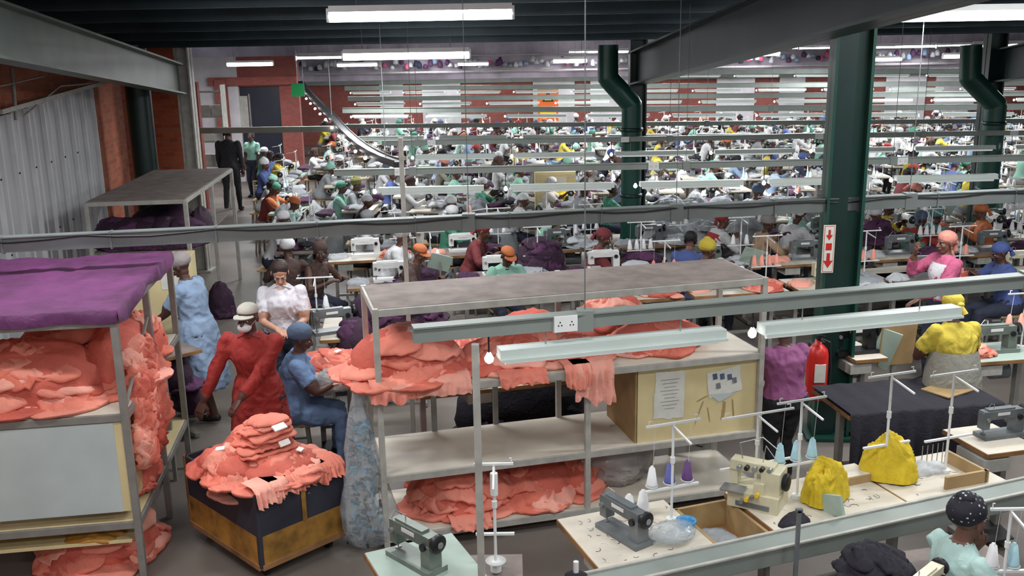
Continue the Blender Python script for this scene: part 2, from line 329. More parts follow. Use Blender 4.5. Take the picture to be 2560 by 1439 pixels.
def human(name,x,y,yaw,h=1.65,seat=None,lean=0.,twist=0,hands=((.2,.12,.82),(-.2,.12,.82)),elb=((.6,-.5,-.4),(-.6,-.5,-.4)),look=(0,0,0),skin='dark',top='c_white',bot='c_navy',legs=None,shoe='black',sleeve='long',coat=None,coatc=None,head='scarf',headc='c_white',feet=None,girth=1.,female=True,mask=False,vox=.014,detail='hi',vest=None,apron=None,link=True,palm=None,flare=1.,collar=None):
    sc=h/1.70; s=Shell(); X=Vector((1,0,0))
    pz=.93 if seat is None else (seat/sc+.09)
    pel=Vector((0,0,pz)); sp=Vector((0,math.sin(lean),math.cos(lean))); fw=Vector((0,math.cos(lean),-math.sin(lean)))
    hw=1.06 if female else .97; sw=.94 if female else 1.08
    secs=[(-.13,.09,.08,0),(-.07,.16*hw,.115,-.01),(0,.172*hw,.122,-.012),(.06,.16*hw,.115,-.005),(.12,.142,.104,0),(.18,.136,.1,0),(.25,.15,.112,.008),(.32,.165*sw,.122,.014 if female else .006),(.38,.176*sw,.11,.004),(.43,.168*sw,.09,-.004),(.47,.12,.072,-.006),(.505,.066,.06,0)]
    rings=[];labs=[]
    for t,rx,ry,off in secs:
        c=pel+sp*t+fw*off; g_=1+(girth-1)*(1 if t<.4 else .5); rings.append([c+X*(rx*g_*math.cos(2*math.pi*a/20))+fw*(ry*g_*math.sin(2*math.pi*a/20)) for a in range(20)]); labs.append('bot' if t<.05 and not coat else 'top')
    s.loft(rings,labs)
    shc=pel+sp*.435; neck=pel+sp*.50
    hd=(sp*.6+Vector((0,0,.4))).normalized(); hc=neck+hd*.135+Vector((0,.02+.03*max(0,look[0]),0))
    s.tube([pel+sp*.46,hc+Vector((0,-.012,-.06))],[.052,.05],'skin')
    wr=[]
    for k,sd in enumerate((1,-1)):
        sh=shc+X*(sd*.172*sw*(1+(girth-1)*.4)); el,wt=ik(sh,hands[k],.285,.25,elb[k]); wr.append((el,wt,sd)); ag=1+(girth-1)*.5
        if sleeve=='none': s.tube([sh,sh.lerp(el,.5),el,wt],[.05*ag,.046*ag,.038,.026],['skin']*3)
        elif sleeve=='short': s.tube([sh,sh.lerp(el,.75),el,wt],[.06*ag,.057*ag,.038,.026],['top','skin','skin'])
        else: s.tube([sh,sh.lerp(el,.5),el,el.lerp(wt,.85),wt],[.062*ag,.056*ag,.048,.04,.027],['top','top','top','skin'])
    if feet is None:
        feet=((.1,.03,.08),(-.1,-.03,.08)) if seat is None else ((.13,.40,.08),(-.13,.36,.08))
    lg=legs or 'bot'
    for k,sd in enumerate((1,-1)):
        hp=pel+Vector((sd*.09,0,-.03)); kn,an=ik(hp,feet[k],.42,.41,(sd*.08,1,.1 if seat is None else 1.2))
        s.tube([hp,hp.lerp(kn,.5),kn,kn.lerp(an,.35),an],[.09*girth,.075*girth,.056,.055,.038],lg)
        an=Vector(an); s.tube([an+Vector((0,-.03,-.035)),an+Vector((0,.06,-.04)),an+Vector((0,.15,-.05))],[.038,.042,.03],'shoe')
    def skirt(t0,z1,n,N,k0,k1,ex=0):
        rr=[]
        for i in range(n):
            t=i/(n-1); c=(pel+sp*t0)*(1-t)+Vector((0,0,z1))*t; rx=(.15+ex)*girth+.085*flare*t**.6; ry=(.115+ex)*girth+.075*flare*t**.6
            rr.append([c+Vector((math.cos(2*math.pi*a/N)*rx*(1+k0*t*math.sin(a*2.7)),math.sin(2*math.pi*a/N)*ry*(1+k1*t*math.cos(a*2.2)),0)) for a in range(N)])
        return rr
    if coat: s.loft(skirt(.12,coat,9,28,.05,.06)[::-1],['top']*9)
    co,nr,ff,fl,vl=remesh(s.v,s.f,s.l,vox,2 if vox<.02 else 1)
    if vox<.025:
        o=Vector((random.uniform(-9,9),3,1)); A=1.5 if vox<.016 else 1
        for i,l in enumerate(vl):
            if l in('top','bot'):
                p=co[i]; q=Vector((p[0]*11,p[1]*11,p[2]*8))+o; w_=noise.noise(q*.5)*1.5; a=((1-2*abs(noise.noise(q+Vector((w_,w_,w_)))))*.008+noise.noise(q*2.2)*.004)*A
                co[i]=p+nr[i]*a
    mm={'skin':'skin_'+skin,'lip':'lip_'+skin,'top':top,'bot':bot,'shoe':shoe,'skirt':bot,'legskin':'skin_'+skin}
    b=B(); G=Matrix.Translation((x,y,0))@Matrix.Rotation(yaw,4,'Z')@Matrix.Scale(sc,4)
    b.M=G; b.addraw(co,ff,fl,mm)
    HM=HAND if detail=='hi' else HANDLO
    for el,wt,sd in wr:
        d=(wt-el).normalized(); up=Vector((0,0,1)) if abs(d.z)<.85 else Vector((0,1,0))
        if palm: up=Vector(palm[0 if sd>0 else 1])
        xx=d.cross(up).normalized(); zz=xx.cross(d); Mh=Matrix.Identity(4)
        for j in range(3): Mh[j][0]=xx[j]*sd;Mh[j][1]=d[j];Mh[j][2]=zz[j];Mh[j][3]=wt[j]
        b.M=G@Mh; hf=HM[2] if sd>0 else [tuple(reversed(f)) for f in HM[2]]
        b.addraw(HM[0],hf,HM[3],mm)
    Hm=Matrix.Translation(hc)@Matrix.Rotation(look[1],4,'Z')@Matrix.Rotation(-look[0],4,'X')@Matrix.Rotation(look[2],4,'Y')
    b.M=G@Hm; H=HEADS[detail]; b.addraw(H[0],H[2],H[3],mm)
    for k in(-1,1):
        b.ell((k*.03,.0745,.003),(.013,.009,.0065),'eyewhite',nu=10,nv=6); b.ell((k*.03,.0815,.003),(.0065,.004,.006),'iris',nu=8,nv=5)
        if detail=='hi': b.beam((k*.016,.0885,.021),(k*.046,.079,.023),.006,.005,'hair_black')
    if mask:
        b.ell((0,.068,-.05),(.056,.056,.040),'c_white',nu=18,nv=10)
        for k in(-1,1): b.cyl((k*.05,.06,-.04),(k*.078,.0,0),.002,.002,'c_white',5)
    q=dict(nu=26,nv=16) if detail=='hi' else dict(nu=12,nv=8)
    if head=='scarf':
        crumple(b,(0,-.022,.052),(.087,.099,.078),headc,.08,rot=eul(.25,0,0),flat=-.75,**q)
        crumple(b,(0,-.112,-.005),(.032,.03,.028),headc,.3,nu=12,nv=8)
        b.cyl((0,-.12,-.01),(.015,-.13,-.09),.018,.03,headc,8)
    elif head=='wrap':
        crumple(b,(0,-.03,.062),(.092,.104,.088),headc,.12,rot=eul(.3,0,0),flat=-.7,layer=6,**q); crumple(b,(0,-.05,.13),(.05,.05,.035),headc,.2,nu=16,nv=8)
    elif head=='net':
        crumple(b,(0,-.03,.058),(.096,.108,.086),headc,.07,rot=eul(.3,0,0),flat=-.7,fr=3,**q)
        b.lathe((0,-.012,.03),[(.083,-.006),(.087,0),(.083,.006)],headc,16,eul(.3,0,0))
    elif head=='cap':
        crumple(b,(0,-.018,.060),(.083,.093,.064),headc,.03,rot=eul(.15,0,0),flat=-.3,**q)
        vs=[];n=12
        for i in range(n+1):
            a=math.pi*(.12+.76*i/n)
            for r0,z in((.86,.052),(1.6,.048)): vs.append((math.cos(a)*.08*min(r0,1.15),.0+math.sin(a)*.092*r0,z-.012*abs(math.cos(a))))
        f=[(2*i,2*i+1,2*i+3,2*i+2) for i in range(n)]; b.add(vs,f,headc,True); b.add([(p[0],p[1],p[2]-.006) for p in vs],[t[::-1] for t in f],headc,True)
    elif head=='hair':
        crumple(b,(0,-.028,.045),(.083,.092,.084),headc,.06,rot=eul(.35,0,0),flat=-.85,**q)
        for k in(-1,1): b.ell((k*.066,-.02,.0),(.018,.05,.05),headc,nu=12,nv=8)
    b.M=G
    if collar:
        for sd in(1,-1):
            c=shc+sp*.045+fw*.045+X*(sd*.045); b.box(c,(.085,.012,.06),collar,Matrix.Rotation(-lean-.5,3,'X')@Matrix.Rotation(sd*.5,3,'Y'))
        for k in range(4): b.ell(pel+sp*(.36-.08*k)+fw*(.124*girth),(.008,.006,.008),collar if collar!=top else 'black',nu=8,nv=5)
    if vest:
        rings=[]
        for t,rx,ry,off in secs[3:10]:
            c=pel+sp*t+fw*off; rings.append([c+X*((rx*girth+.012)*.93*math.cos(2*math.pi*a/20))+fw*((ry*girth+.014)*math.sin(2*math.pi*a/20)) for a in range(20)])
        o=[p for r in rings for p in r]; k=len(rings)
        b.add(o,[(j*20+i,j*20+(i+1)%20,(j+1)*20+(i+1)%20,(j+1)*20+i) for j in range(k-1) for i in range(20)],vest,True)
    if apron:
        rr=skirt(apron[2] if len(apron)>2 else .1,apron[1],9,24,.04,.05,.012)
        o=[p for r in rr for p in r]
        b.add(o,[(j*24+i,(j+1)*24+i,(j+1)*24+(i+1)%24,j*24+(i+1)%24) for j in range(8) for i in range(24)],apron[0],True)
    return b.out(name,(x,y,0),link=link)
D=math.radians
def stool(x,y,yaw=0,z=.45):
    b=B(); b.M=Matrix.Translation((x,y,0))@Matrix.Rotation(yaw,4,'Z')
    b.box((0,-.02,z-.02),(.34,.34,.03),'ply_dark')
    for i in(-1,1):
        for j in(-1,1): b.beam((i*.12,j*.12-.02,z-.03),(i*.15,j*.15-.02,0),.028,.028,'frame_grey')
        b.beam((i*.14,-.16,.2),(i*.14,.12,.2),.02,.02,'frame_grey')
    b.out('stool',bevel=.004)
def P(px,py,z): p=W(px,py,z); return p.x,p.y
DESK=((.16,.42,.84),(-.16,.42,.84))
x,y=P(476,642,1.60); human('woman_in_blue_coat',x,y,D(82),1.64,lean=.12,hands=((.14,.44,1.02),(-.14,.42,1.0)),look=(.6,0,0),top='c_lblue',coat=.36,head='net',headc='c_net',legs='legskin',shoe='black',girth=1.28,flare=1.4,feet=((.09,.16,.08),(-.09,-.14,.08)),vox=.012,collar='c_lblue',sleeve='short')
x,y=P(700,655,1.56); human('woman_in_white_polo_shirt',x,y,D(186),1.60,lean=.05,hands=((.03,.30,1.06),(-.06,.27,1.02)),look=(.62,.12,0),skin='tan',top='c_polo',bot='c_navy',sleeve='short',head='hair',headc='hair_brown',girth=1.12,vox=.011,elb=((.8,-.4,-.9),(-.8,-.4,-.9)),collar='c_white')
x,y=P(628,786,1.50); human('man_in_red_coat',x,y+.05,D(172),1.62,lean=.14,hands=((.40,.24,.84),(.02,.34,.96)),look=(.12,-.1,0),top='c_redcoat',bot='c_black',coat=.5,head='cap',headc='c_cream',female=False,girth=1.12,mask=True,vox=.011,feet=((.12,.0,.08),(-.12,.0,.08)),collar='c_dkred')
def seated(name,px,py,yaw,z=1.27,h=1.62,**k):
    x,y=P(px,py,z); k.setdefault('lean',.18); k.setdefault('hands',DESK); k.setdefault('look',(.35,0,0))
    human(name,x,y,D(yaw),h,seat=.45,**k); stool(x,y,D(yaw))
seated('seated_woman_in_blue',718,822,-78,1.22,1.60,lean=.14,top='c_skyblue',bot='c_skyblue',head='net',headc='c_netblue',girth=1.28,sleeve='short',vox=.012)
seated('seated_woman_in_brown',768,597,-118,1.27,skin='dark',top='c_brown',sleeve='none',head='wrap',headc='c_brown',lean=.3,look=(.1,-.9,0),vox=.013,girth=1.1)
seated('seated_worker_white_cap',716,598,10,1.27,top='c_brown',head='net',headc='c_white',vox=.018)
x,y=P(2372,580,1.60); human('woman_in_pink_sweater',x,y,D(100),1.62,hands=((.18,.25,1.42),(-.15,.38,1.02)),elb=((.6,0,-1),(-.6,-.5,-.4)),look=(.05,.1,0),skin='mid',top='c_pink',bot='c_navy',head='scarf',headc='c_coral',vest='c_white',girth=1.12,vox=.014)
x,y=P(2405,742,1.50); human('woman_with_yellow_shawl',x,y,D(12),1.52,lean=.14,hands=((.12,.34,1.05),(-.12,.34,1.05)),elb=((.8,-.1,-.8),(-.8,-.1,-.8)),look=(.4,0,0),top='c_yellow',sleeve='short',bot='c_greyskirt',apron=('c_greyskirt',.4,.27),head='scarf',headc='c_yellow',girth=1.3,vox=.013)
x,y=P(1970,812,1.38); human('woman_in_magenta_sweater',x+.03,y+.1,D(20),1.40,lean=.05,hands=((.15,.3,.9),(-.15,.3,.9)),look=(.4,0,0),top='c_magenta',bot='c_black',head='hair',headc='hair_black',girth=1.32,vox=.013,collar='c_orange')
x,y=P(2392,1240,1.25); human('seated_girl_with_polka_dot_scarf',x,y,D(-75),1.56,seat=.45,lean=.12,hands=((.25,.38,.82),(-.03,.17,1.00)),look=(.12,.1,0),skin='mid',top='c_mintlt',bot='c_black',sleeve='short',head='wrap',headc='scarf_dots',vox=.011,elb=((.6,-.5,-.4),(-.4,.4,-1)),palm=((0,0,1),(1,-.3,0))); stool(x,y)
mid=[(962,562,-85,'c_white','net','c_white','long',None),(1004,600,-100,'c_brown','cap','c_orange','short',None),(1166,548,-95,'c_dkred','scarf','c_red','long',None),
(1252,596,-150,'c_mint','cap','c_orange','short','c_white'),(1474,566,-90,'c_dkred','scarf','c_dkred','long',None),(1714,577,-40,'c_blue','hair','hair_black','long',None),(1748,600,-60,'c_blue','wrap','c_yellow','short',None),
(1772,524,-80,'c_white','scarf','c_red','long','c_red'),(1895,534,-75,'c_tan','net','c_net','long',None),(1966,514,-60,'c_white','scarf','c_white','long',None),(2156,511,-85,'c_white','scarf','c_white','long',None),
(2284,524,-70,'c_red','scarf','c_netblue','long','c_green'),(2322,514,-60,'c_teal','wrap','c_teal','long',None),(2482,504,60,'c_orange','scarf','c_orange','long',None),(2536,600,80,'c_blue','scarf','c_blue','long',None),
(664,452,-95,'c_orange','scarf','c_green','long','c_mint'),(868,442,-90,'c_grey','wrap','c_olive','long',None),(655,374,-90,'c_blue','hair','hair_black','long',None),(702,330,-80,'c_green','hair','hair_black','short',None),(2374,394,-60,'c_blue','scarf','c_blue','long',None),(1510,455,-80,'c_green','hair','hair_black','short',None),(2500,440,60,'c_green','hair','hair_black','long',None),(1440,455,-80,'c_grey','scarf','c_white','long',None)]
def desk(): 
    z=random.uniform(.82,.95); return ((random.uniform(.05,.22),random.uniform(.36,.46),z),(random.uniform(-.22,-.05),random.uniform(.36,.46),z+random.uniform(-.02,.12)))
for px,py,yw,top,hd_,hc_,sl,vs_ in mid:
    seated('seated_machinist',px,py,yw+random.uniform(-12,12),top=top,head=hd_,headc=hc_,sleeve=sl,vest=vs_,vox=.016,lean=random.uniform(.15,.42),hands=desk(),girth=random.uniform(1.05,1.3),look=(random.uniform(.2,.6),random.uniform(-.3,.3),0),detail='hi' if py>500 else 'lo',skin=random.choice(('dark','mid')))
q_=W(590,528,0); human('man_in_dark_suit',q_.x-.05,q_.y,D(-5),1.90,top='c_black',bot='c_black',head='hair',headc='hair_black',female=False,vox=.018,detail='lo',hands=((.24,.05,.80),(-.24,.1,.80)),feet=((.1,.12,.08),(-.1,-.12,.08)),girth=1.15)
x,y=P(627,328,1.62); human('standing_worker_in_green',x,y,D(160),1.62,top='c_mint',bot='c_navy',head='hair',headc='hair_black',vox=.02,detail='lo',sleeve='short')
x,y=P(684,268,1.72); human('man_in_suit',x,y,D(175),1.75,top='c_navy',bot='c_black',head='hair',headc='hair_black',female=False,vox=.02,detail='lo',vest=None)
print('humans',time.time()-T0)
TW=[]
cols=['c_white','c_mint','c_lblue','c_grey','c_white','c_cream','c_navy','c_green','c_white','c_grey','c_mintlt','c_yellow','c_blue','c_greyskirt','c_dkred','c_white','c_black','c_mint']
hcs=['c_white','c_green','c_black','c_white','c_grey','c_white','c_blue','c_white','c_brown','c_mint','c_orange','c_black','c_white','c_coral','c_black','c_netblue','c_white','c_red']
for i in range(18):
    TW.append(human('seated_machinist',0,0,0,1.62,seat=.45,lean=random.uniform(.12,.55),hands=desk(),look=(random.uniform(.1,.7),random.uniform(-.4,.4),0),top=cols[i],bot=random.choice(['c_navy','c_black','c_grey']),head=random.choice(['scarf','wrap','net']),headc=hcs[i],vox=.028,detail='lo',sleeve=random.choice(['long','short']),girth=random.uniform(.95,1.25),link=False))
# ---------------------------------------------------------------- machines
T4=Matrix.Translation
def RZ(a): return Matrix.Rotation(a,4,'Z')
def smachine(b,Mx,col='mach_grey',s=.84):
    o=b.M; b.M=o@Mx@Matrix.Scale(s,4)
    b.box((0,0,.02),(.48,.18,.04),col);b.box((.17,0,.12),(.10,.11,.18),col);b.box((-.01,0,.235),(.44,.095,.085),col);b.box((-.2,0,.18),(.075,.09,.17),col)
    b.box((-.03,0,.285),(.30,.07,.02),col)
    b.lathe((.235,0,.235),[(.02,-.02),(.05,-.01),(.068,.0),(.068,.025),(.05,.035),(.02,.04)],'black',16,Matrix.Rotation(D(90),3,'Y')); b.lathe((.275,0,.235),[(.02,0),(.025,.004),(.01,.008)],'steel',12,Matrix.Rotation(D(90),3,'Y'))
    b.cyl((-.2,0,.1),(-.2,0,.045),.006,.006,'steel',6);b.box((-.2,.0,.045),(.02,.045,.01),'steel')
    b.cyl((-.2,-.045,.2),(-.2,-.07,.2),.02,.02,'steel',10);b.cyl((.16,-.055,.2),(.16,-.075,.2),.028,.028,'black',12)
    b.cyl((-.1,0,.28),(-.1,0,.34),.004,.004,'steel',6);b.box((-.02,-.05,.245),(.14,.004,.03),'whitepaint')
    b.path([(-.1,0,.33),(-.16,-.03,.36),(-.24,-.03,.26)],.003,'steel',4)
    b.M=o
def overlock(b,Mx,col='cream'):
    o=b.M; b.M=o@Mx
    b.box((0,0,.05),(.30,.22,.10),col);b.box((.09,0,.16),(.11,.16,.16),col);b.box((-.03,0,.235),(.26,.09,.06),col);b.box((-.14,0,.18),(.05,.07,.14),col);b.box((.03,-.03,.13),(.06,.14,.08),col)
    b.lathe((.15,0,.17),[(.02,-.01),(.05,0),(.055,.02),(.045,.03),(.02,.035)],'black',16,Matrix.Rotation(D(90),3,'Y'))
    for i in range(5): b.cyl((-.10+.045*i,-.045,.235+.004*i),(-.10+.045*i,-.08,.235+.004*i),.014,.014,'black' if i%2 else 'steel',10)
    for i in range(4): b.cyl((-.06+.03*i,-.11,.05+.02*i),(-.06+.03*i,-.14,.05+.02*i),.013,.013,'signyellow' if i%2 else 'steel',8)
    b.cyl((-.14,0,.12),(-.14,0,.07),.006,.006,'steel',6); b.path([(-.1,0,.26),(-.12,.0,.36),(0,.05,.40),(.1,.04,.34)],.004,'steel',5); b.path([(.02,0,.26),(.04,-.02,.38),(.12,-.04,.30)],.003,'steel',5)
    b.box((-.12,-.09,.105),(.14,.1,.012),'steel'); b.box((0,-.112,.03),(.2,.006,.03),'mach_grey')
    b.M=o
def cone(b,p,m,h=.115,r=.031):
    b.lathe(p,[(r*1.05,0),(r*1.05,.008),(r,.012),(r*.55,h*.9),(r*.3,h*.92),(r*.3,h)],m,12)
def tstand(b,Mx,h=.62,cones=('cone_white','cone_coral'),arm=.36,base=True,col='whitepaint'):
    o=b.M; b.M=o@Mx
    b.cyl((0,0,-.02),(0,0,h),.008,.008,col,8); b.beam((-arm/2,0,h),(arm/2,0,h),.012,.012,col); b.beam((-arm/2,0,h*.35),(arm/2,0,h*.35),.016,.012,col)
    b.beam((0,-.0,h*.97),(.0,-.2,h*.92),.01,.01,col); b.cyl((0,0,h*.6),(0,0,h*.66),.014,.014,col,8); b.cyl((0,0,-.0),(0,0,.02),.03,.03,col,10)
    for k in(-1,1): b.path([(k*arm*.45,0,h),(k*arm*.45,0,h+.03),(k*arm*.40,0,h+.03)],.003,col,5); 
    if cones:
        n=len(cones)
        for i,c in enumerate(cones):
            xx=(-.5+(i+.5)/n)*arm; b.lathe((xx,.03,h*.37),[(.034,0),(.038,.006)],col,10); cone(b,(xx,.03,h*.385),c); b.cyl((xx,.03,h*.38),(xx,.0,h),.0012,.0012,'cone_white',3,False)
    b.M=o
def table(b,w,d,z=.77,top='board_white',legs='frame_grey',edge='wood_rough',machine=True,motor=True):
    b.box((w/2,d/2,z-.0175),(w,d,.035),top); b.box((w/2,-.003,z-.0175),(w,.006,.033),edge); b.box((-.003,d/2,z-.0175),(.006,d,.033),edge)
    for xx in(.09,w-.09):
        b.beam((xx,.06,.03),(xx,d-.06,.03),.05,.04,legs); b.beam((xx,d/2,.05),(xx,d/2,z-.06),.045,.06,legs,up=(0,1,0)); b.beam((xx,.08,z-.05),(xx,d-.08,z-.05),.04,.03,legs)
    b.beam((.09,d/2,.25),(w-.09,d/2,.25),.03,.03,legs)
    if motor:
        b.cyl((w*.5,d*.6,z-.2),(w*.75,d*.6,z-.2),.075,.075,'mach_grey',14); b.box((w*.62,d*.6,z-.09),(.12,.1,.12),'mach_grey'); b.box((w*.5,d*.35,.1),(.28,.2,.015),'black',Matrix.Rotation(.25,3,'X'))
        b.box((w*.2,d*.3,z-.09),(.2,.28,.09),'frame_pale')
WS=[]
for i in range(8):
    b=B(); b.M=T4((-.6,.18,0)); table(b,1.15,.55,top=['board_white','board_green','board_dusty','board_white'][i%4])
    smachine(b,T4((.55,.28,.77)),['mach_grey','cream','mach_green','whitepaint'][i%4]); tstand(b,T4((1.0,.42,.77)),.55,random.choice([('cone_white','cone_white'),('cone_coral','cone_white','cone_coral'),('cone_white','cone_white'),('cone_lblue','cone_white')]))
    b.M=Matrix.Identity(4); b.box((0,-.02,.42),(.34,.34,.03),'ply_dark')
    for u in(-1,1):
        for v in(-1,1): b.beam((u*.12,v*.12-.02,.41),(u*.15,v*.15-.02,0),.028,.028,'frame_grey')
    for k in range(5): garment(b,(random.choice((-.42,-.3,.35)),.32+.08*k,.80+.02*k),.2,.15,.03,random.choice(['greycloth','whitecloth','whitecloth','plum_a','greycloth','blackcloth']),nu=20,nv=6)
    WS.append(b.out('sewing_workstation',(0,0,0),link=False))
BUN=[]
for m_ in ['greycloth','whitecloth','plum_a','greycloth','plum_b','whitecloth']:
    b=B(); pile(b,(0,0,0),(.38,.32,.42),[m_],7,lo=True); BUN.append(b.out('garment_bundle',(0,0,0),link=False))
ya=13.6; row=0
while ya<35.5:
    xl=-.265*ya if ya<24 else -.2*ya; xr=.57*ya+1.2; x=xl+random.uniform(0,.5)
    while x<xr:
        yy=ya+random.uniform(-.12,.12)
        if not (ya<16.5 and abs(x-2.2)<1.1) and not(ya<16.5 and abs(x-8.2)<1.0):
            face=-math.pi/2+random.uniform(-.12,.12)
            inst(random.choice(WS),'sewing_workstation',(x,yy,0),face)
            if random.random()<.92: inst(random.choice(TW),'seated_machinist',(x,yy,0),face,random.uniform(.95,1.04))
            if random.random()<.35: inst(random.choice(BUN[:2]+BUN[2:4]+BUN[5:]),'garment_bundle',(x+.3,yy+.85,0.0),random.uniform(0,3),random.uniform(.6,1.0))
        x+=1.25
    ya+=1.7; row+=1
print('crowd',time.time()-T0)
# ---------------------------------------------------------------- room
b=B(); b.box((7,18,-.05),(42,46,.1),'concrete_floor'); b.out('floor',(7,18,0))
def roofz(y): return 3.42+max(0,15.2-y)*.075 if y<15.2 else 3.42+min(y-15.2,11)*.05
b=B()
ys=[-4,15.2,26,40]
zz=[roofz(v)+.28 for v in ys]
for i in range(3):
    b.add([(-14,ys[i],zz[i]),(28,ys[i],zz[i]),(28,ys[i+1],zz[i+1]),(-14,ys[i+1],zz[i+1])],[(0,1,2,3)],'roof')
b.box((7,18,5.2),(42,46,.05),'roof')
yy=-3.5
while yy<39.5:
    z=roofz(yy)+.2; b.beam((-14,yy,z),(28,yy,z),.06,.17,'purlin'); b.beam((-14,yy+.03,z-.085),(28,yy+.03,z-.085),.10,.02,'purlin'); yy+=1.15
for i in range(140):
    xx=-14+.3*i; b.beam((xx,-4,zz[0]-.02),(xx,15.2,zz[1]-.02),.05,.03,'roof')
b.out('ceiling',(7,18,3.4))
def ibeam(b,a,c,w,h,m):
    a=Vector(a);c=Vector(c); b.beam(a,c,.02,h,m); 
    for k in(-1,1): o=Vector((0,0,k*(h/2-.012))); b.beam(a+o,c+o,w,.024,m)
b=B()
f0=WY(-60,65,7.6); f1=WY(445,198,15.2)
ibeam(b,f0,f1,.22,.46,'rafter'); ibeam(b,f0-(f1-f0)*.8,f0,.22,.46,'rafter')
b.out('roof_rafter')
b=B()
f0=WY(2005,28,8.0);f1=WY(1590,172,15.2); ibeam(b,f0,f1,.26,.5,'rafter_r')
ibeam(b,f0-(f1-f0)*.8,f0,.26,.5,'rafter_r'); b.out('roof_rafter')
b=B(); f0=WY(3300,28,8.0);f1=WY(2500,165,15.2); ibeam(b,f0,f1,.26,.5,'rafter_r'); b.out('roof_rafter')
def hcol(b,p,w,d,z,m,ang=0):
    o=b.M;b.M=T4((p[0],p[1],0))@RZ(ang)
    b.box((-w/2+.012,0,z/2),(.024,d,z),m);b.box((w/2-.012,0,z/2),(.024,d,z),m);b.box((0,0,z/2),(w,.02,z),m); b.box((0,0,.015),(w+.12,d+.12,.03),m)
    b.M=o
b=B(); p=W(2068,1085,0)
hcol(b,p,.31,.26,roofz(p.y)+.2,'col_green',D(-6))
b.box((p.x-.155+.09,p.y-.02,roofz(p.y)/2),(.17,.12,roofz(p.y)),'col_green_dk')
o=WY(2071,622,p.y-.16); b.box(o,(.10,.008,.41),'paper'); b.box(o+Vector((0,-.001,0)),(.084,.008,.395),'red'); b.box(o+Vector((0,-.002,0)),(.076,.008,.385),'paper')
def arrow(b,c,s,m,up=1):
    c=Vector(c); P_=[(-.12,-.5),(.12,-.5),(.12,0),(.35,0),(0,.5),(-.35,0),(-.12,0)]
    b.add([c+Vector((x*s*.9,0,z*s*up)) for x,z in P_],[tuple(range(7))],m)
arrow(b,o+Vector((0,-.0075,.12)),.09,'red',-1);arrow(b,o+Vector((0,-.0075,-.10)),.13,'red',-1)
b.box(o+Vector((0,-.006,.02)),(.05,.003,.06),'red')
s2=WY(2062,50,p.y-.16); b.box(s2,(.045,.006,.16),'whitepaint'); b.box(s2+Vector((0,-.003,0)),(.02,.004,.11),'red')
b.out('steel_column',(p.x,p.y,0))
b=B(); e=WY(2042,925,p.y-.32); ex,ey=e.x,e.y
b.lathe((ex,ey,e.z-.26),[(.05,0),(.085,.015),(.09,.04),(.09,.40),(.08,.45),(.045,.49),(.03,.50),(.03,.53)],'red',20)
b.box((ex,ey,e.z+.29),(.03,.05,.04),'black'); b.beam((ex,ey,e.z+.31),(ex+.02,ey-.09,e.z+.33),.02,.012,'black');b.beam((ex,ey,e.z+.29),(ex+.02,ey-.09,e.z+.27),.02,.01,'black')
b.path([(ex+.02,ey,e.z+.28),(ex+.09,ey-.02,e.z+.25),(ex+.11,ey-.02,e.z),(ex+.1,ey-.03,e.z-.15)],.011,'rubber',8)
b.box((ex,ey-.088,e.z+.0),(.09,.012,.16),'paper'); b.box((ex,ey+.11,e.z+.05),(.06,.12,.3),'black')
b.out('fire_extinguisher')
for (pxa,pxb) in ((1520,1580),(2425,2490)):
    b=B(); yy=15.0
    p0=WY(pxa,150,yy-.3);p1=WY(pxa,195,yy-.3);p2=WY(pxb,262,yy-.3);
    b.path([p0+Vector((0,0,.22)),p1,p2,Vector((p2.x,p2.y,0))],.155,'col_green',20)
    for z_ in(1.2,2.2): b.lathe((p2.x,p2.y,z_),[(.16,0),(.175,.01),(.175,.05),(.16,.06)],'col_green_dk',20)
    b.out('rain_downpipe')
    b=B(); hcol(b,(p2.x+.14,yy+.18),.26,.26,3.6,'col_green_dk'); b.out('steel_column')
b=B(); q=WY(440,160,15.4); hcol(b,(q.x+.12,15.4),.22,.22,3.6,'frame_pale'); b.out('steel_column')
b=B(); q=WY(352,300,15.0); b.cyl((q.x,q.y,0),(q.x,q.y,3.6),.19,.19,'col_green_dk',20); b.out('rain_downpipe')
wa=Vector((-4.75,6.0,0)); wb=Vector((-6.35,16.2,0)); 
wdir=(wb-wa).normalized(); wn=Vector((wdir.y,-wdir.x,0))
ww=wa-wdir*9
b=B(); b.beam(ww+Vector((0,0,2.0))-wn*.15,wb+Vector((0,0,2.0))-wn*.15,.2,4.0,'brick'); b.out('wall_left')
# profiled sheet cladding: flat pans with raised trapezoid ribs, on a top rail
b=B(); L=(wb-wa).length-1.7; s=0.; topz=lambda s_: min(2.35+.45*s_/L+.25,3.0)
def pan(s0,s1,o0,o1,m):
    p0=wa+wdir*s0+wn*o0;p1=wa+wdir*s1+wn*o1
    b.add([(p0.x,p0.y,0),(p1.x,p1.y,0),(p1.x,p1.y,topz(s1)),(p0.x,p0.y,topz(s0))],[(0,1,2,3)],m)
while s<L-.6:
    pan(s,s+.24,.03,.03,'sheet');pan(s+.24,s+.25,.03,.04,'sheet_rib');pan(s+.25,s+.27,.04,.04,'sheet_rib');pan(s+.27,s+.28,.04,.03,'sheet_rib');pan(s+.28,s+.52,.03,.03,'sheet')
    pan(s+.52,s+.53,.03,.075,'sheet_rib');pan(s+.53,s+.57,.075,.075,'sheet_rib');pan(s+.57,s+.58,.075,.03,'sheet'); s+=.58
for k in range(12):
    for z in(.6,1.4,2.2): p=wa+wdir*(.55+.58*k)+wn*.08; b.ell((p.x,p.y,z),(.012,.012,.012),'black',nu=6,nv=4)
b.out('corrugated_wall_cladding',(wa.x,wa.y,0))
b=B()
def wp(px,py):
    d=ray(px,py); o=Vector((0,0,CZ)); pp=wa+wn*.12; t=(pp-o).dot(wn)/d.dot(wn); return o+d*t
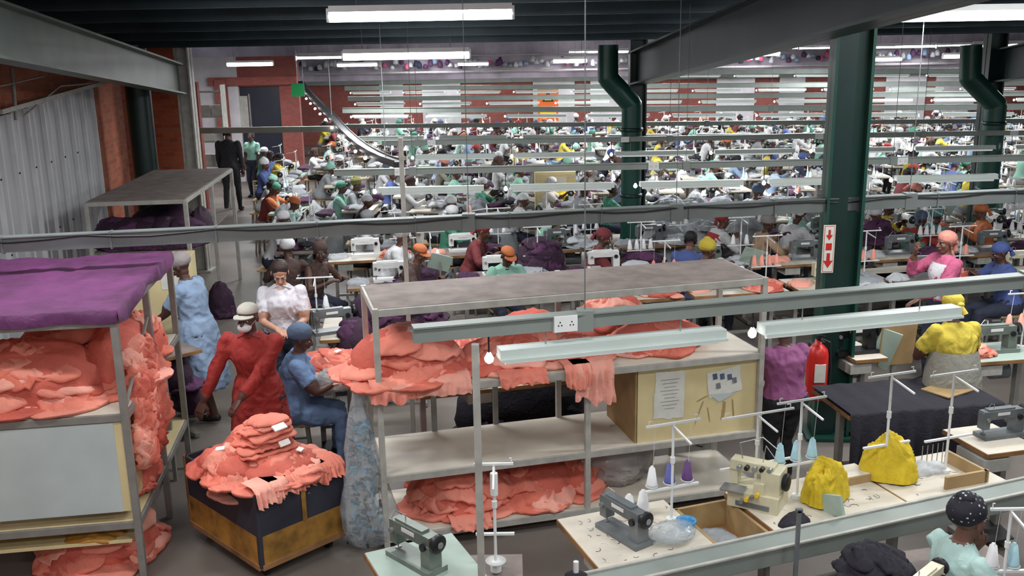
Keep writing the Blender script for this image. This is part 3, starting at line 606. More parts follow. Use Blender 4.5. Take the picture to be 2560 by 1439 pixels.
b.beam(wp(0,280),wp(262,205),.05,.05,'frame_pale'); b.path([wp(30,170),wp(40,300)],.02,'frame_grey'); b.path([wp(60,290),wp(150,215),wp(260,205)],.012,'frame_pale',6); b.path([wp(0,215),wp(110,190)],.01,'frame_pale',6)
b.out('wall_conduit_pipes')
b=B(); q=WY(412,300,16.1); b.box((q.x,16.4,1.9),(.5,.5,3.8),'brick'); b.out('wall_pier')
b=B(); b.beam(Vector((-8.0,16.7,1.9)),Vector((-9.6,28,1.9)),.2,3.8,'white_wall'); b.beam(Vector((-6.4,16.8,1.9)),Vector((-8.1,16.8,1.9)),.2,3.8,'brick'); b.out('wall_side_aisle')
b=B(); Y=27.
def xw(px): return WY(px,250,Y).x
x0,x1,x2,x3=xw(440),xw(600),xw(702),xw(750)
b.box(((x0+x1)/2,Y,1.7),(x1-x0,.2,3.4),'white_wall'); b.box(((x2+x3)/2,Y,1.7),(x3-x2,.2,3.4),'brick_far'); b.box(((x1+x2)/2,Y,3.0),(x2-x1,.2,.8),'brick_far'); b.box(((x0+x3)/2+.5,Y-.2,2.75),(2.4,.15,.22),'brick_far')
b.beam((xw(562),Y-.25,0),(xw(562),Y-.25,2.8),.3,.2,'brick_far',up=(0,1,0))
b.out('wall_office_front')
b=B(); b.box(((x1+x2)/2,Y+.05,1.3),(x2-x1,.06,2.6),'dark_door'); b.box(((x1+x2)/2-.3,Y,1.2),(.04,.08,2.4),'frame_grey'); b.box(((x1+x2)/2-.5,Y-.01,1.9),(.3,.03,.9),'frame_pale'); b.out('door_1')
b=B(); g=WY(745,225,20); b.box(g,(.26,.03,.26),'signgreen'); b.cyl(g+Vector((0,0,.12)),(g.x,g.y,3.7),.006,.006,'steel',5); b.out('green_hanging_sign')
b=B(); q=WY(520,270,22)
for k in range(4): b.box((q.x,22,1.0+.55*k),(.7,.4,.03),'frame_pale')
for k in(-.35,.35): b.box((q.x+k,22,1.4),(.03,.4,2.8),'frame_pale')
for k in range(9): b.box((q.x-.25+.25*(k%3),21.95,1.14+.55*(k//3)),(.2,.3,.24),random.choice(['paper','whitepaint','frame_pale']))
b.out('document_shelf')
b=B(); q0=W(516,545,0); b.box((q0.x,q0.y,1.45),(.16,.16,2.9),'brick_far'); b.out('red_door_post')
b=B(); b.box((7,38,2.2),(42,.2,4.4),'brick_far')
for i in range(16):
    if i%3!=1: b.box((-9+2.2*i+random.uniform(-.3,.3),37.85,1.25),(random.uniform(.8,1.7),.08,2.1),'white_wall')
b.box((7,37.8,2.35),(42,.1,.16),'trunk_grey'); b.box((7,37.75,3.4),(42,.12,1.95),'upper_wall')
b.out('wall_far',(7,38,0))
b=B()
for i in range(170):
    xx=-9+.19*i+random.uniform(-.06,.06); crumple(b,(xx,37.3,2.95+random.uniform(-.08,.15)),(.09,.1,random.uniform(.1,.2)),random.choice(['plum_b','whitecloth','c_purple','c_white','c_pink','c_navy','greycloth','c_white','c_lblue','c_white']),.3,10,7)
b.beam((-9,37.3,2.72),(23,37.3,2.72),.4,.05,'frame_pale'); b.beam((-9,37.1,3.3),(23,37.1,3.3),.04,.04,'frame_pale')
b.out('mezzanine_garment_shelf')
b=B(); b.box((28,18,2.6),(.2,46,5.2),'white_wall'); b.out('wall_right')
b=B(); q=WY(1370,262,36.5); b.box((q.x,36.5,q.z),(.78,.04,1.2),'orange'); b.add([(q.x-.22,36.47,q.z+.12),(q.x+.22,36.47,q.z+.12),(q.x,36.47,q.z+.5)],[(0,1,2)],'black'); b.add([(q.x-.13,36.465,q.z+.17),(q.x+.13,36.465,q.z+.17),(q.x,36.465,q.z+.4)],[(0,1,2)],'signyellow'); b.box((q.x,36.47,q.z-.25),(.6,.01,.3),'signyellow')
b.beam((q.x,36.6,0),(q.x,36.6,q.z),.06,.06,'frame_grey'); b.out('warning_sign')
# ---------------------------------------------------------------- light troughs
def trough(a,c,m='trunk_grey',w=.05,h=.07,fix=True,start=.25,step=1.5,flen=1.2,rods=(.15,.5,.85),sock=True,drop=.13,bulbs=True,cable=False,bs=1.):
    b=B(); a=Vector(a);c=Vector(c);L=(c-a).length;d=(c-a)/L; sd=d.cross(Vector((0,0,1)))
    b.beam(a,c,w,h,m); b.beam(a+Vector((0,0,h/2)),c+Vector((0,0,h/2)),w+.03,.008,m)
    if cable:
        pts=[a+d*(L*i/40)+sd*(w/2+.01)+Vector((0,0,h/2-.005-.03*abs(math.sin(i*.8)))) for i in range(41)]; b.path(pts,.007,'black',5)
        k=.4
        while k<L: b.box(a+d*k,(.012,w+.02,h+.02),m,Matrix((d,sd,Vector((0,0,1)))).transposed()); k+=.75
    if fix:
        s=start
        while s+flen<L:
            p=a+d*s+Vector((0,0,-drop));q=a+d*(s+flen)+Vector((0,0,-drop))
            b.beam(p,q,.09,.045,'reflector'); b.beam(p+Vector((0,0,-.028)),q+Vector((0,0,-.028)),.13,.012,'reflector'); b.cyl(p+Vector((0,0,-.05))+d*.03,q+Vector((0,0,-.05))-d*.03,.014,.014,'tube_faint_glow',8)
            for e in(.2,.8):
                r=p.lerp(q,e); b.cyl(r,r+Vector((0,0,drop)),.004,.004,'steel',5)
            if bulbs: 
                b.lathe(p-d*.05+Vector((0,0,-.05)),[(r_*bs,z_*bs) for r_,z_ in[(.008,0),(.02,.010),(.024,.026),(.014,.045),(.009,.055)]],'bulb_and_glint',10); b.cyl(p-d*.05+Vector((0,0,.0)),p-d*.05+Vector((0,0,drop)),.005,.005,'black',5)
            s+=step
    if sock:
        s=.75
        while s<L-.2:
            p=a+d*s; fr=p+sd*(w/2+.012)
            R=Matrix((d,sd,Vector((0,0,1)))).transposed()
            b.box(fr,(.12,.024,.08),'whitepaint',R)
            for e in(-.03,.03):
                for g in((-.008,-.006),(.008,-.006),(0,.01)): b.box(fr+d*(e+g[0])+Vector((0,0,g[1]))+sd*.012,(.006,.004,.006),'black',R)
            s+=2.9
    for t in rods:
        r=a.lerp(c,t); b.cyl(r,(r.x,r.y,roofz(r.y)+.15),.0035,.0035,'rod',6); b.box(r,(w+.03,w+.03,h+.03),m)
    b.out('fluorescent_light_trunking')
trough(W(1032,836,2.1),W(2760,684,2.1),h=.075,rods=(.215,.87),start=.42,step=1.42)
trough(W(-140,618,2.1),W(2760,478,2.1),'trunk_dark',h=.11,w=.07,fix=False,rods=(.40,.58,.8),sock=False,cable=True)
trough(W(835,432,2.1),W(2760,390,2.1),rods=(.1,.45,.72),start=.5,drop=.2)
trough(W(955,358,2.1),W(2760,328,2.1),rods=(.05,.4,.75),start=.5,drop=.2)
trough(W(480,327,2.1),W(860,322,2.1),rods=(),sock=False,fix=False,h=.1)
trough(W(860,316,2.15),W(2760,300,2.15),rods=(.5,),sock=False,drop=.2)
trough(W(857,276,2.1),W(2760,266,2.1),rods=(.6,),sock=False,h=.12,flen=1.4,step=1.9)
trough(W(870,247,2.2),W(2760,232,2.2),rods=(),sock=False,h=.12,flen=1.4,step=1.9)
trough(W(862,221,2.3),W(2760,206,2.3),rods=(),sock=False,h=.14,flen=1.4,step=1.9)
trough(W(548,186,2.55),W(2500,176,2.55),rods=(),sock=False,h=.16,fix=True,flen=1.6,step=2.2)
b=B(); q0=W(750,206,2.72); q1=W(1000,412,2.12); pts=[]
for i in range(15):
    t=i/14; r=q0.lerp(q1,t)+Vector((0,0,-.16*math.sin(math.pi*t)**.8+.10*math.sin(math.pi*t*2)*(t>.5)));pts.append(r)
for a_,c_ in zip(pts,pts[1:]): b.beam(a_,c_,.12,.07,'black'); b.beam(a_+Vector((-.07,0,.03)),c_+Vector((-.07,0,.03)),.012,.05,'black'); b.beam(a_+Vector((.07,0,.03)),c_+Vector((.07,0,.03)),.012,.05,'black')
for i in range(12): b.ell(pts[i+1]+Vector((-.12,0,-.05)),(.025,.08,.025),'bulb_and_glint',nu=8,nv=5)  # highlights on the tray imitated by small glowing blobs, not bulbs
for t in(1,7,13): r=pts[t]; b.cyl(r,(r.x,r.y,roofz(r.y)+.15),.006,.006,'rod',5)
b.out('sloping_cable_tray')
b=B(); q=W(1188,860,2.06); b.beam((q.x,q.y,0),(q.x,q.y,2.06),.035,.035,'frame_pale',up=(0,1,0)); b.box((q.x,q.y,.01),(.12,.12,.02),'frame_grey'); b.out('trunking_support_post')
b=B(); q=W(1010,545,2.1); b.beam((q.x,q.y,0),(q.x,q.y,2.75),.035,.035,'frame_pale',up=(0,1,0)); b.out('trunking_support_post')
b=B(); q=W(1998,1275,1.05); b.beam((q.x,q.y,0),(q.x,q.y,1.05),.02,.02,'mach_grey',up=(0,1,0)); b.box((q.x,q.y,1.05),(.035,.02,.02),'mach_grey'); b.out('steel_post')
# ---------------------------------------------------------------- ceiling lamps and added fill lamps
def lamp(p,L,on=True,pw=60,r=.045,rods=True,light=True):
    b=B(); p=Vector(p)
    b.box(p+Vector((0,0,.06)),(L,.09,.05),'whitepaint'); b.cyl(p-Vector((L/2,0,0)),p+Vector((L/2,0,0)),r,r,'lamp_on',12); 
    for k in(-1,1):
        b.box(p+Vector((k*(L/2+.01),0,.01)),(.02,.08,.11),'whitepaint')
        b.cyl(p+Vector((k*L*.35,0,.08)),(p.x+k*L*.35,p.y,max(roofz(p.y)+.15,p.z+.1)),.004,.004,'rod',5)
    ob=b.out('fluorescent_or_fill_lamp',(p.x,p.y,p.z))
    if light:
        ld=bpy.data.lights.new('lamp_light','AREA'); ld.shape='RECTANGLE'; ld.size=L; ld.size_y=.25; ld.energy=pw; ld.color=(.96,.98,1)
        lo=bpy.data.objects.new('lamp_light',ld); lo.location=(0,0,-.07); lo.parent=ob; scene.collection.objects.link(lo)
lamp(WY(1052,38,8.2),1.5,pw=74); lamp(WY(1016,139,11.8),1.5,pw=80); lamp(WY(2440,38,8.2),1.3,pw=70)
for px,py,yy,L in((625,160,24,1.1),(893,162,30,1.2),(1183,160,33,1.0),(1425,152,24,.8),(1882,133,17,.9),(2215,148,26,.8),(1700,160,32,1.2),(2420,140,24,1.2)): lamp(WY(px,py,yy),L,pw=120,r=.05)
for x,y in ((-2.6,4.5),(.6,3.2),(3.2,4.2),(0,.2),(3.5,.3),(-3,-.3)): lamp((x,y,roofz(y)-.05),1.5,pw=57,r=.02)  # unseen lamps added overhead and behind the camera to light front faces
for x,y in ((-3.2,6.6),(4.2,6.7),(8.4,6.7)): lamp((x,y,roofz(y)-.03),1.5,pw=88,r=.02)  # fill lamps added above the view for the mid hall and left wall
for y in(17.5,22.5,28,33,36.3):
    for x in(-3,3,9,15): lamp((x,y,3.36),1.5,pw=165 if y<36 else 60,r=.02)  # added lamp grid: general fill, brighter far hall and end wall
wd=bpy.data.worlds.new('world'); scene.world=wd; wd.use_nodes=True; wd.node_tree.nodes['Background'].inputs[0].default_value=(.88,.93,1,1); wd.node_tree.nodes['Background'].inputs[1].default_value=.55
# ---------------------------------------------------------------- big shelf
FL=W(937,772,1.77); FR=W(1912,692,1.77); SH=frame(FL,FR); SL=math.hypot(FR.x-FL.x,FR.y-FL.y); SD=.70
b=B(); b.M=SH
lv=[(1.77,'board_dusty'),(1.20,'board_white'),(.58,'board_white'),(.13,'board_white')]
for z,m_ in lv:
    b.box((SL/2,SD/2,z-.012),(SL,SD,.022),m_)
    for yy in(0,SD): b.beam((0,yy,z-.03),(SL,yy,z-.03),.035,.05,'frame_pale')
    for xx in(0,SL): b.beam((xx,0,z-.03),(xx,SD,z-.03),.035,.05,'frame_pale')
for xx in(0,SL*.52,SL):
    b.beam((xx,0,0),(xx,0,1.77 if xx!=SL*.52 else 1.2),.04,.04,'frame_pale',up=(0,1,0)); b.beam((xx,SD,0),(xx,SD,1.77),.04,.04,'frame_pale',up=(0,1,0))
for xx in(SL*.17,SL*.34,SL*.7,SL*.86): b.beam((xx,SD,0),(xx,SD,1.2),.04,.03,'frame_grey',up=(0,1,0))
b.out('garment_shelving_rack',(FL.x,FL.y,0),bevel=.003)
b=B(); b.M=SH
def drape(b,c,w,h,m,rot=0,out=.07):
    o=rv();n=30;k=14;vs=[]
    for j in range(k+1):
        t=j/k
        for i in range(n+1):
            u=i/n-.5; edge=1+.35*noise.noise(Vector((u*5,0,0))+o); ww=w*(1-.25*t*abs(noise.noise(Vector((t*2,1,0))+o)))
            pl=(1-2*abs(noise.noise(Vector((u*6,t*1.2,0))+o)))*.03*(.3+t)+.012*math.sin(u*34+t*2)*t
            y=.12-min(1,t*3.5)*(.12+out*.5)-pl-out*t*.3; z=-max(0,t-.22)*h*edge+.02*(t<.22)
            vs.append(Vector(c)+Vector((u*ww,y,z)))
    f=[(j*(n+1)+i,(j+1)*(n+1)+i,(j+1)*(n+1)+i+1,j*(n+1)+i+1) for j in range(k) for i in range(n)]
    b.add(vs,f,m,True)
pile(b,(.24,.32,1.20),(.44,.34,.36),CO,26,tags=1); pile(b,(1.05,.36,1.20),(.5,.3,.20),CO,18); pile(b,(1.50,.30,1.20),(.26,.22,.17),CO,10)
drape(b,(1.52,-.0,1.23),.30,.30,'coral_d');drape(b,(1.40,.0,1.23),.2,.18,'coral_b'); drape(b,(.10,-.0,1.25),.34,.16,'coral_b'); drape(b,(.42,-.0,1.24),.42,.12,'coral_d'); drape(b,(1.0,0,1.22),.35,.08,'coral_a')
pile(b,(2.2,.4,1.20),(.42,.28,.2),CO,12)
b.out('pile_of_coral_garments')
b=B(); b.M=SH; pile(b,(.62,.36,.13),(.40,.32,.36),CO,28,tags=1); pile(b,(1.2,.36,.13),(.38,.3,.28),CO,20,tags=1); drape(b,(.6,.0,.16),.3,.06,'coral_b'); b.out('pile_of_coral_garments')
b=B(); b.M=SH; pile(b,(1.50,.36,.13),(.20,.26,.26),CO,10,tags=2); b.out('pile_of_coral_garments')
b=B(); b.M=SH; crumple(b,(1.86,.40,.33),(.27,.22,.22),'plastic_grey',.25,40,26,flat=-.9); crumple(b,(1.86,.42,.31),(.2,.16,.16),'greycloth',.25,24,16); crumple(b,(1.9,.3,.50),(.07,.05,.06),'plastic_grey',.4,16,10,layer=1); b.out('plastic_bag')
b=B(); b.M=SH; x0=SL*.655; x1=SL-.03; z0=.58;z1=1.17
b.box(((x0+x1)/2,.03,(z0+z1)/2),(x1-x0,.02,z1-z0),'ply'); b.box(((x0+x1)/2,.60,(z0+z1)/2),(x1-x0,.02,z1-z0),'ply')
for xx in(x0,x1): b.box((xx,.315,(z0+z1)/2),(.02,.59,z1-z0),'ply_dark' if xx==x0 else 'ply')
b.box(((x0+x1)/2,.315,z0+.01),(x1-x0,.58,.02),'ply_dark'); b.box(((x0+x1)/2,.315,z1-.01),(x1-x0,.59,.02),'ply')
def ragged(cx,cz,w,h,a,m='paper',y=.0165,k=.05):
    R=Matrix.Rotation(a,3,'Y'); o=rv(); q=[]
    for i in range(28):
        an=2*math.pi*(i+.5)/28; ux,uz=math.cos(an),math.sin(an); se=1/max(abs(ux),abs(uz)); r=1+k*noise.noise(Vector((ux*2.5,uz*2.5,0))+o)
        q.append(Vector((cx,y,cz))+R@Vector((ux*se*w/2*r,0,uz*se*h/2*r)))
    b.add(q,[tuple(range(28))],m)
ragged(x0+.26,.93,.24,.36,.04,k=.12); ragged(x0+.24,.86,.2,.2,-.08,y=.0163,k=.12)
for i in range(9): b.box((x0+.26,.0145,1.05-i*.028),(.15-.03*(i%3),.001,.003),'ink')
ragged(x0+.70,.985,.27,.20,-.14)
for i,(dx,dz) in enumerate(((-.08,.045),(-.02,.04),(.04,.03),(-.05,-.03),(.08,.0))): b.box((x0+.70+dx,.0145,.99+dz),(.036,.002,.045),'photoblue' if i in(0,1,2) else 'ink',Matrix.Rotation(-.14,3,'Y'))
b.add([(x0+.575,.0155,.90),(x0+.66,.0155,.83),(x0+.80,.0155,.89)],[(0,2,1)],'board_blue')
for dx,dz,w_,h_,a_ in((.50,.76,.010,.18,.35),(.58,.74,.008,.12,-.2),(.70,.76,.025,.14,.1),(.78,.76,.014,.16,-.1),(.52,.87,.09,.008,-.4)): ragged(x0+dx,dz,w_,h_,a_,'ply_dark',.0185,.5)
b.out('plywood_box',bevel=.003)
b=B(); b.M=SH
b.cyl((-.1,.1,1.2),(-.1,.1,1.1),.02,.04,'plastic',12)
prof_=[(.02,1.25),(.04,1.12),(.07,.95),(.10,.75),(.13,.55),(.17,.35),(.19,.2),(.17,.08),(.08,.02)]
q=[];n=36;o_=rv()
for r,z in prof_:
    for i in range(n):
        a=2*math.pi*i/n; rr=r*(1+.18*math.sin(5*a+z*6)+.08*math.sin(11*a)+.3*noise.noise(Vector((math.cos(a)*2,math.sin(a)*2,z*5))+o_)); q.append((-.14+rr*math.cos(a)+.03*(1.2-z),.12+rr*math.sin(a)*.8,z))
b.add(q,[(j*n+i,j*n+(i+1)%n,(j+1)*n+(i+1)%n,(j+1)*n+i) for j in range(8) for i in range(n)],'plastic',True)
for i in range(150):
    z=random.uniform(.05,.95); a=random.uniform(0,6.28); r=.14*(1-z*.6)*random.uniform(.5,1); b.box((-.12+r*math.cos(a),.12+r*math.sin(a)*.7,z),(.015,.02,.05),random.choice(['cyanbits','blackcloth','cyanbits','lblue','greycloth','c_navy','blackcloth']),eul(random.uniform(0,3),random.uniform(0,3),0))
b.out('hanging_plastic_bag')
b=B(); b.M=SH@T4((.4,.98,0)); table(b,2.6,.62,.77,'board_white'); b.out('work_table',bevel=.004)
b=B(); b.M=SH
for cx,cy,z,a,w,h in((.85,1.25,.77,.28,.25,.66),(1.42,1.32,.77,.42,.28,.90),(2.15,1.3,.77,.50,.3,1.02),(2.75,1.3,.77,.25,.25,.6)): pile(b,(cx,cy,z),(a,w,h*.62),CO,18,tags=0)
b.out('pile_of_coral_garments')
b=B(); b.M=SH; pile(b,(.55,1.0,0),(.3,.2,.25),['coral_c'],6); pile(b,(1.5,1.9,0),(.7,.3,.7),['blackcloth'],8); b.out('pile_of_garments')
b=B(); b.M=SH; smachine(b,T4((.42,1.15,.775)),'cream',.7); b.out('sewing_machine',bevel=.005)
# ---------------------------------------------------------------- left shelf
A=W(282,786,1.85); A0=W(-120,808,1.85); LS=frame(A0,A); LL=math.hypot(A.x-A0.x,A.y-A0.y); Cb=W(345,642,1.85); LD=(LS.inverted()@Vector((Cb.x,Cb.y,0))).y
b=B(); b.M=LS; n=44;vs=[];fs=[]
def cz_(xx,yy):
    w_=noise.noise(Vector((xx*2,yy*2,7))); return 1.865+.02*(1-2*abs(noise.noise(Vector((xx*1.5+w_,yy*6+w_*2,1)))))+.008*noise.noise(Vector((xx*12,yy*14,5)))
for j in range(n+1):
    for i in range(n+1):
        xx=-.6+(LL+.63)*i/n; yy=-.02+(LD+.04)*j/n; vs.append((xx,yy,cz_(xx,yy)))
for j in range(n):
    for i in range(n): k=j*(n+1)+i; fs.append((k,k+1,k+n+2,k+n+1))
o=len(vs)
for i in range(n+1): vs.append((-.6+(LL+.63)*i/n,-.035-.006*math.sin(i*.5),1.805+.006*math.sin(i*.4)))
for i in range(n): fs.append((o+i,o+i+1,i+1,i))
o=len(vs)
for j in range(n+1): vs.append((LL+.04+.01*math.sin(j*.5),-.02+(LD+.04)*j/n,1.80-.03*math.sin(j*.23)))
for j in range(n): fs.append((o+j,o+j+1,(j+1)*(n+1)+n,j*(n+1)+n))
b.add(vs,fs,'plum_cover',True)
b.out('plum_fabric_cover')
b=B(); b.M=LS
for z,m_ in((1.83,'board_white'),(1.20,'board_white'),(.45,'ply'),):
    b.box((LL/2-.3,LD/2,z-.012),(LL+.6,LD,.022),m_); b.beam((-.6,0,z-.03),(LL,0,z-.03),.04,.05,'frame_grey'); b.beam((LL,0,z-.03),(LL,LD,z-.03),.04,.05,'frame_grey'); b.beam((-.6,LD,z-.03),(LL,LD,z-.03),.04,.05,'frame_grey')
for yy in(0,LD*.5,LD): b.beam((LL,yy,0),(LL,yy,1.83),.045,.045,'frame_grey',up=(0,1,0)); b.beam((-.5,yy,0),(-.5,yy,1.83),.045,.045,'frame_grey',up=(0,1,0))
b.beam((LL,0,1.2),(LL,LD*.5,1.6),.02,.02,'frame_grey')
b.out('garment_shelving_rack',bevel=.003)
b=B(); b.M=LS; b.box((LL-.55,-.005,.83),(.95,.02,.62),'board_blue'); b.box((LL-.04,.3,.83),(.02,.6,.62),'ply'); b.box((LL-.06,-.002,.83),(.1,.018,.62),'ply'); b.out('white_cabinet_panel',bevel=.003)
b=B(); b.M=LS
pile(b,(LL-.72,.42,1.20),(.62,.40,.42),CO,38,tags=1); pile(b,(LL-.18,.75,1.20),(.26,.5,.44),CO,24,tags=1)
pile(b,(LL-.5,.9,1.20),(.5,.4,.45),CO,16)
pile(b,(LL-.16,1.25,1.20),(.2,.28,.36),CO,10)
for i in range(30):
    t=random.random(); z=.78+.6*random.random(); yy=.22+.62*t
    R=Matrix.Rotation(D(90)+random.uniform(-.45,.35),3,'Y')@Matrix.Rotation(random.uniform(-.5,.5),3,'Z'); 
    garment(b,(LL+.0+.06*math.sin(math.pi*(z-.6)/.8),yy,z),.16,.13,.032,random.choice(CO),R,cr=1.5)
pile(b,(LL-.06,.6,.46),(.10,.3,.30),CO,8)
b.out('pile_of_coral_garments')
b=B(); q=W(240,1400,.0); pile(b,(q.x,q.y+.12,0),(.42,.38,.42),CO,30,tags=2); b.out('pile_of_coral_garments')
b=B(); b.M=LS; b.box((LL-.5,.25,.3),(.9,.5,.02),'ply'); garment(b,(LL-.3,.12,.33),.2,.12,.02,'wood_gold'); b.out('low_plywood_shelf')
b=B(); q=W(400,765,1.05); b.M=frame((q.x-.3,q.y,0),(q.x+.3,q.y+.12,0)); b.box((.3,.2,.75),(.62,.4,1.5),'ply'); b.box((.3,-.005,.75),(.56,.01,1.4),'ply'); b.box((.4,-.012,1.3),(.16,.004,.2),'paper'); b.box((.05,-.02,.8),(.02,.03,.1),'steel'); b.out('plywood_cabinet',bevel=.004)
b=B(); t0=W(372,905,.85); t1=W(452,885,.85); b.M=frame(t0,t1); table(b,.5,1.5,.85,'board_dusty',motor=False); b.out('work_bench',bevel=.004)
b=B(); b.M=frame(t0,t1); pile(b,(.3,.25,.5),(.2,.3,.35),PL,8); pile(b,(.25,.6,.85),(.16,.2,.08),['whitecloth','plum_b'],5); pile(b,(.42,.2,.25),(.12,.28,.3),PL,6); b.out('plum_garment_pile')
b=B(); q=W(556,790,.0); pile(b,(q.x,q.y,.0),(.2,.2,.5),PL,12); b.out('plum_garment_pile')
b=B()
for (px0,py0,px1,py1) in((375,1000,395,1350),(432,960,440,1200)):
    p=W(px1,py1,0); b.beam((p.x,p.y,0),(p.x,p.y,.95),.03,.03,'frame_grey',up=(0,1,0))
p=W(395,1350,0);p2=W(440,1200,0); b.beam((p.x,p.y,.9),(p2.x,p2.y,.9),.03,.03,'frame_grey');b.beam((p.x,p.y,.3),(p2.x,p2.y,.3),.03,.03,'frame_grey'); b.out('metal_trestle')
A=W(215,505,1.75);Bp=W(462,497,1.75);C=W(300,428,1.75); TM=frame(A,Bp); tl=math.hypot(Bp.x-A.x,Bp.y-A.y); td=(TM.inverted()@Vector((C.x,C.y,0))).y
b=B(); b.M=TM; b.box((tl/2,td/2,1.74),(tl,td,.03),'board_dusty'); b.beam((0,0,1.72),(tl,0,1.72),.04,.05,'frame_pale'); b.beam((tl,0,1.72),(tl,td,1.72),.04,.05,'frame_pale'); b.box((tl/2,td/2,1.12),(tl,td,.02),'board_dusty')
for xx in(0,tl):
    for yy in(0,td*.5,td): b.beam((xx,yy,0),(xx,yy,1.73),.05,.05,'frame_pale',up=(0,1,0))
b.out('storage_table',bevel=.004)
b=B(); b.M=TM
for i in range(5): pile(b,(tl*(.14+.18*i),.42,1.13),(.28,.40,.36),PL,10)
pile(b,(tl*.5,1.3,1.13),(.5,.5,.4),PL,9); pile(b,(tl*.97,.9,1.13),(.16,.45,.40),PL,9)
b.box((tl*.7,.04,1.32),(.08,.02,.04),'tagwhite',eul(.4,.3,0)); b.box((tl*.62,.03,1.28),(.06,.02,.03),'tagwhite',eul(.6,.1,0))
b.out('plum_garment_pile')
# ---------------------------------------------------------------- trolley
c0=W(640,1245,.62); c1=W(868,1180,.62); TR=frame(c0,c1); tdp=.95; TRM=TR@RZ(D(10)); tw=.66
b=B(); b.M=TRM; z0=.12;z1=.64;zm=.34
for (cx,cy,sx,sy) in((tw/2,0,tw,.02),(tw/2,tdp,tw,.02),(0,tdp/2,.02,tdp),(tw,tdp/2,.02,tdp)):
    b.box((cx,cy,(z0+zm)/2),(sx,sy,zm-z0),'wood_gold'); b.box((cx,cy,(zm+z1)/2),(sx,sy,z1-zm),'cart_dark')
b.box((tw/2,tdp/2,z0),(tw,tdp,.02),'wood_rough'); b.box((tw*.52,-.014,(zm+z1)/2),(.035,.006,z1-zm),'wood_gold')
for cx in(0,tw): 
    for cy in(0,tdp): b.box((cx,cy,(z0+z1)/2),(.03,.03,z1-z0),'cart_dark' if cy==0 else 'wood_rough')
b.beam((0,0,z0),(tw,0,z0),.04,.04,'wood_rough');b.beam((0,0,z0),(0,tdp,z0),.04,.04,'wood_rough')
for cx in(.08,tw-.08):
    for cy in(.1,tdp-.1): b.cyl((cx-.015,cy,.05),(cx+.015,cy,.05),.05,.05,'rubber',14); b.box((cx,cy,.09),(.05,.05,.04),'steel')
b.out('wooden_trolley',bevel=.004)
b=B(); b.M=TRM
pile(b,(tw/2,tdp/2,.5),(.30,.44,.22),CO,18); pile(b,(tw*.52,.24,.62),(.32,.25,.15),CO,16,tags=1); pile(b,(tw*.5,.55,.62),(.26,.28,.25),CO,10,tags=1); pile(b,(.06,.5,.62),(.17,.3,.18),CO,10,tags=1)
for k in range(12):
    garment(b,(tw*.5+random.uniform(-.025,.025),.40+random.uniform(-.02,.02),.68+.027*k),.245-.009*k,.2-.006*k,.017,random.choice(CO),eul(-.14,.05,random.uniform(-.12,.12)),droop=.06,nu=64,nv=14,cr=.8)
for i in range(5): drape(b,(tw*(.12+.19*i),.03,.67),.2,.08+.06*random.random(),random.choice(CO),out=.08)
b.box((tw*.5,.20,.96),(.10,.05,.012),'tagwhite',eul(.5,0,.1)); b.box((tw*.5,.15,.86),(.08,.04,.012),'tagwhite',eul(.9,0,.1))
b.out('pile_of_coral_garments')
# ---------------------------------------------------------------- middle tables
def tbl(px0,py0,px1,py1,d,z=.77,top='board_white',name='work_table',**k):
    a=W(px0,py0,z);c=W(px1,py1,z); b=B(); b.M=frame(a,c); table(b,math.hypot(c.x-a.x,c.y-a.y),d,z,top,**k); b.out(name,bevel=.004); return frame(a,c)
F1=tbl(770,960,900,950,.7); b=B(); b.M=F1; pile(b,(.22,.36,.77),(.28,.32,.15),CO,14,tags=1); b.out('pile_of_coral_garments')
b=B(); b.M=F1; crumple(b,(.2,-.0,.76),(.13,.08,.12),'plastic_grey',.35,26,18); garment(b,(.1,.05,.8),.12,.1,.03,'greycloth'); b.out('plastic_bag')
F2=tbl(800,850,1080,835,.8); b=B(); b.M=F2; pile(b,(.72,.5,.77),(.52,.40,.40),PL,22); pile(b,(.34,.15,.60),(.22,.3,.34),PL,10); b.out('plum_garment_pile')
b=B(); b.M=F2; smachine(b,T4((.12,.25,.77))@RZ(.3),'mach_grey'); b.out('sewing_machine',bevel=.006)
b=B(); b.M=F1; smachine(b,T4((.52,.1,.77))@RZ(1.2),'black'); b.out('sewing_machine',bevel=.006)
b=B(); b.M=F2; tstand(b,T4((-.05,.5,.77)),.5,('cone_coral','cone_white')); b.out('thread_stand')
rows=[(9.6,-1.6,6.5,1.2,'coral'),(10.8,-1.9,7.5,1.3,'plum'),(12.3,-2.4,8.5,1.3,'plum')]
for yy,xa,xb,st,kind in rows:
    x=xa
    while x<xb:
        if not(kind=='coral' and x<-.4):
            M_=T4((x,yy+ (x-xa)*.16,0))@RZ(D(9)); b=B(); b.M=M_; table(b,1.1,.55,.77,random.choice(['board_dusty','board_white','board_dusty'])); smachine(b,T4((.5,.3,.77)),random.choice(['mach_grey','mach_grey','cream','whitepaint','mach_green'])); b.out('sewing_workstation',bevel=.004)
            b=B(); b.M=M_; c_='cone_coral' if kind=='coral' else 'cone_white'; tstand(b,T4((1.0,.42,.77)),.55,(c_,c_,c_,c_)[:random.choice((2,3,4))]); b.out('thread_stand')
            b=B(); b.M=M_; pile(b,(.88,.15,.77),(.22,.18,.11),CO if (kind=='coral' and random.random()<.8) else random.choice([PL,PL,['greycloth','whitecloth'],CO]),7); garment(b,(.12,.25,.80),.14,.12,.03,random.choice(['plum_a','whitecloth','greycloth','coral_d'])); b.out('garment_pile')
        x+=st
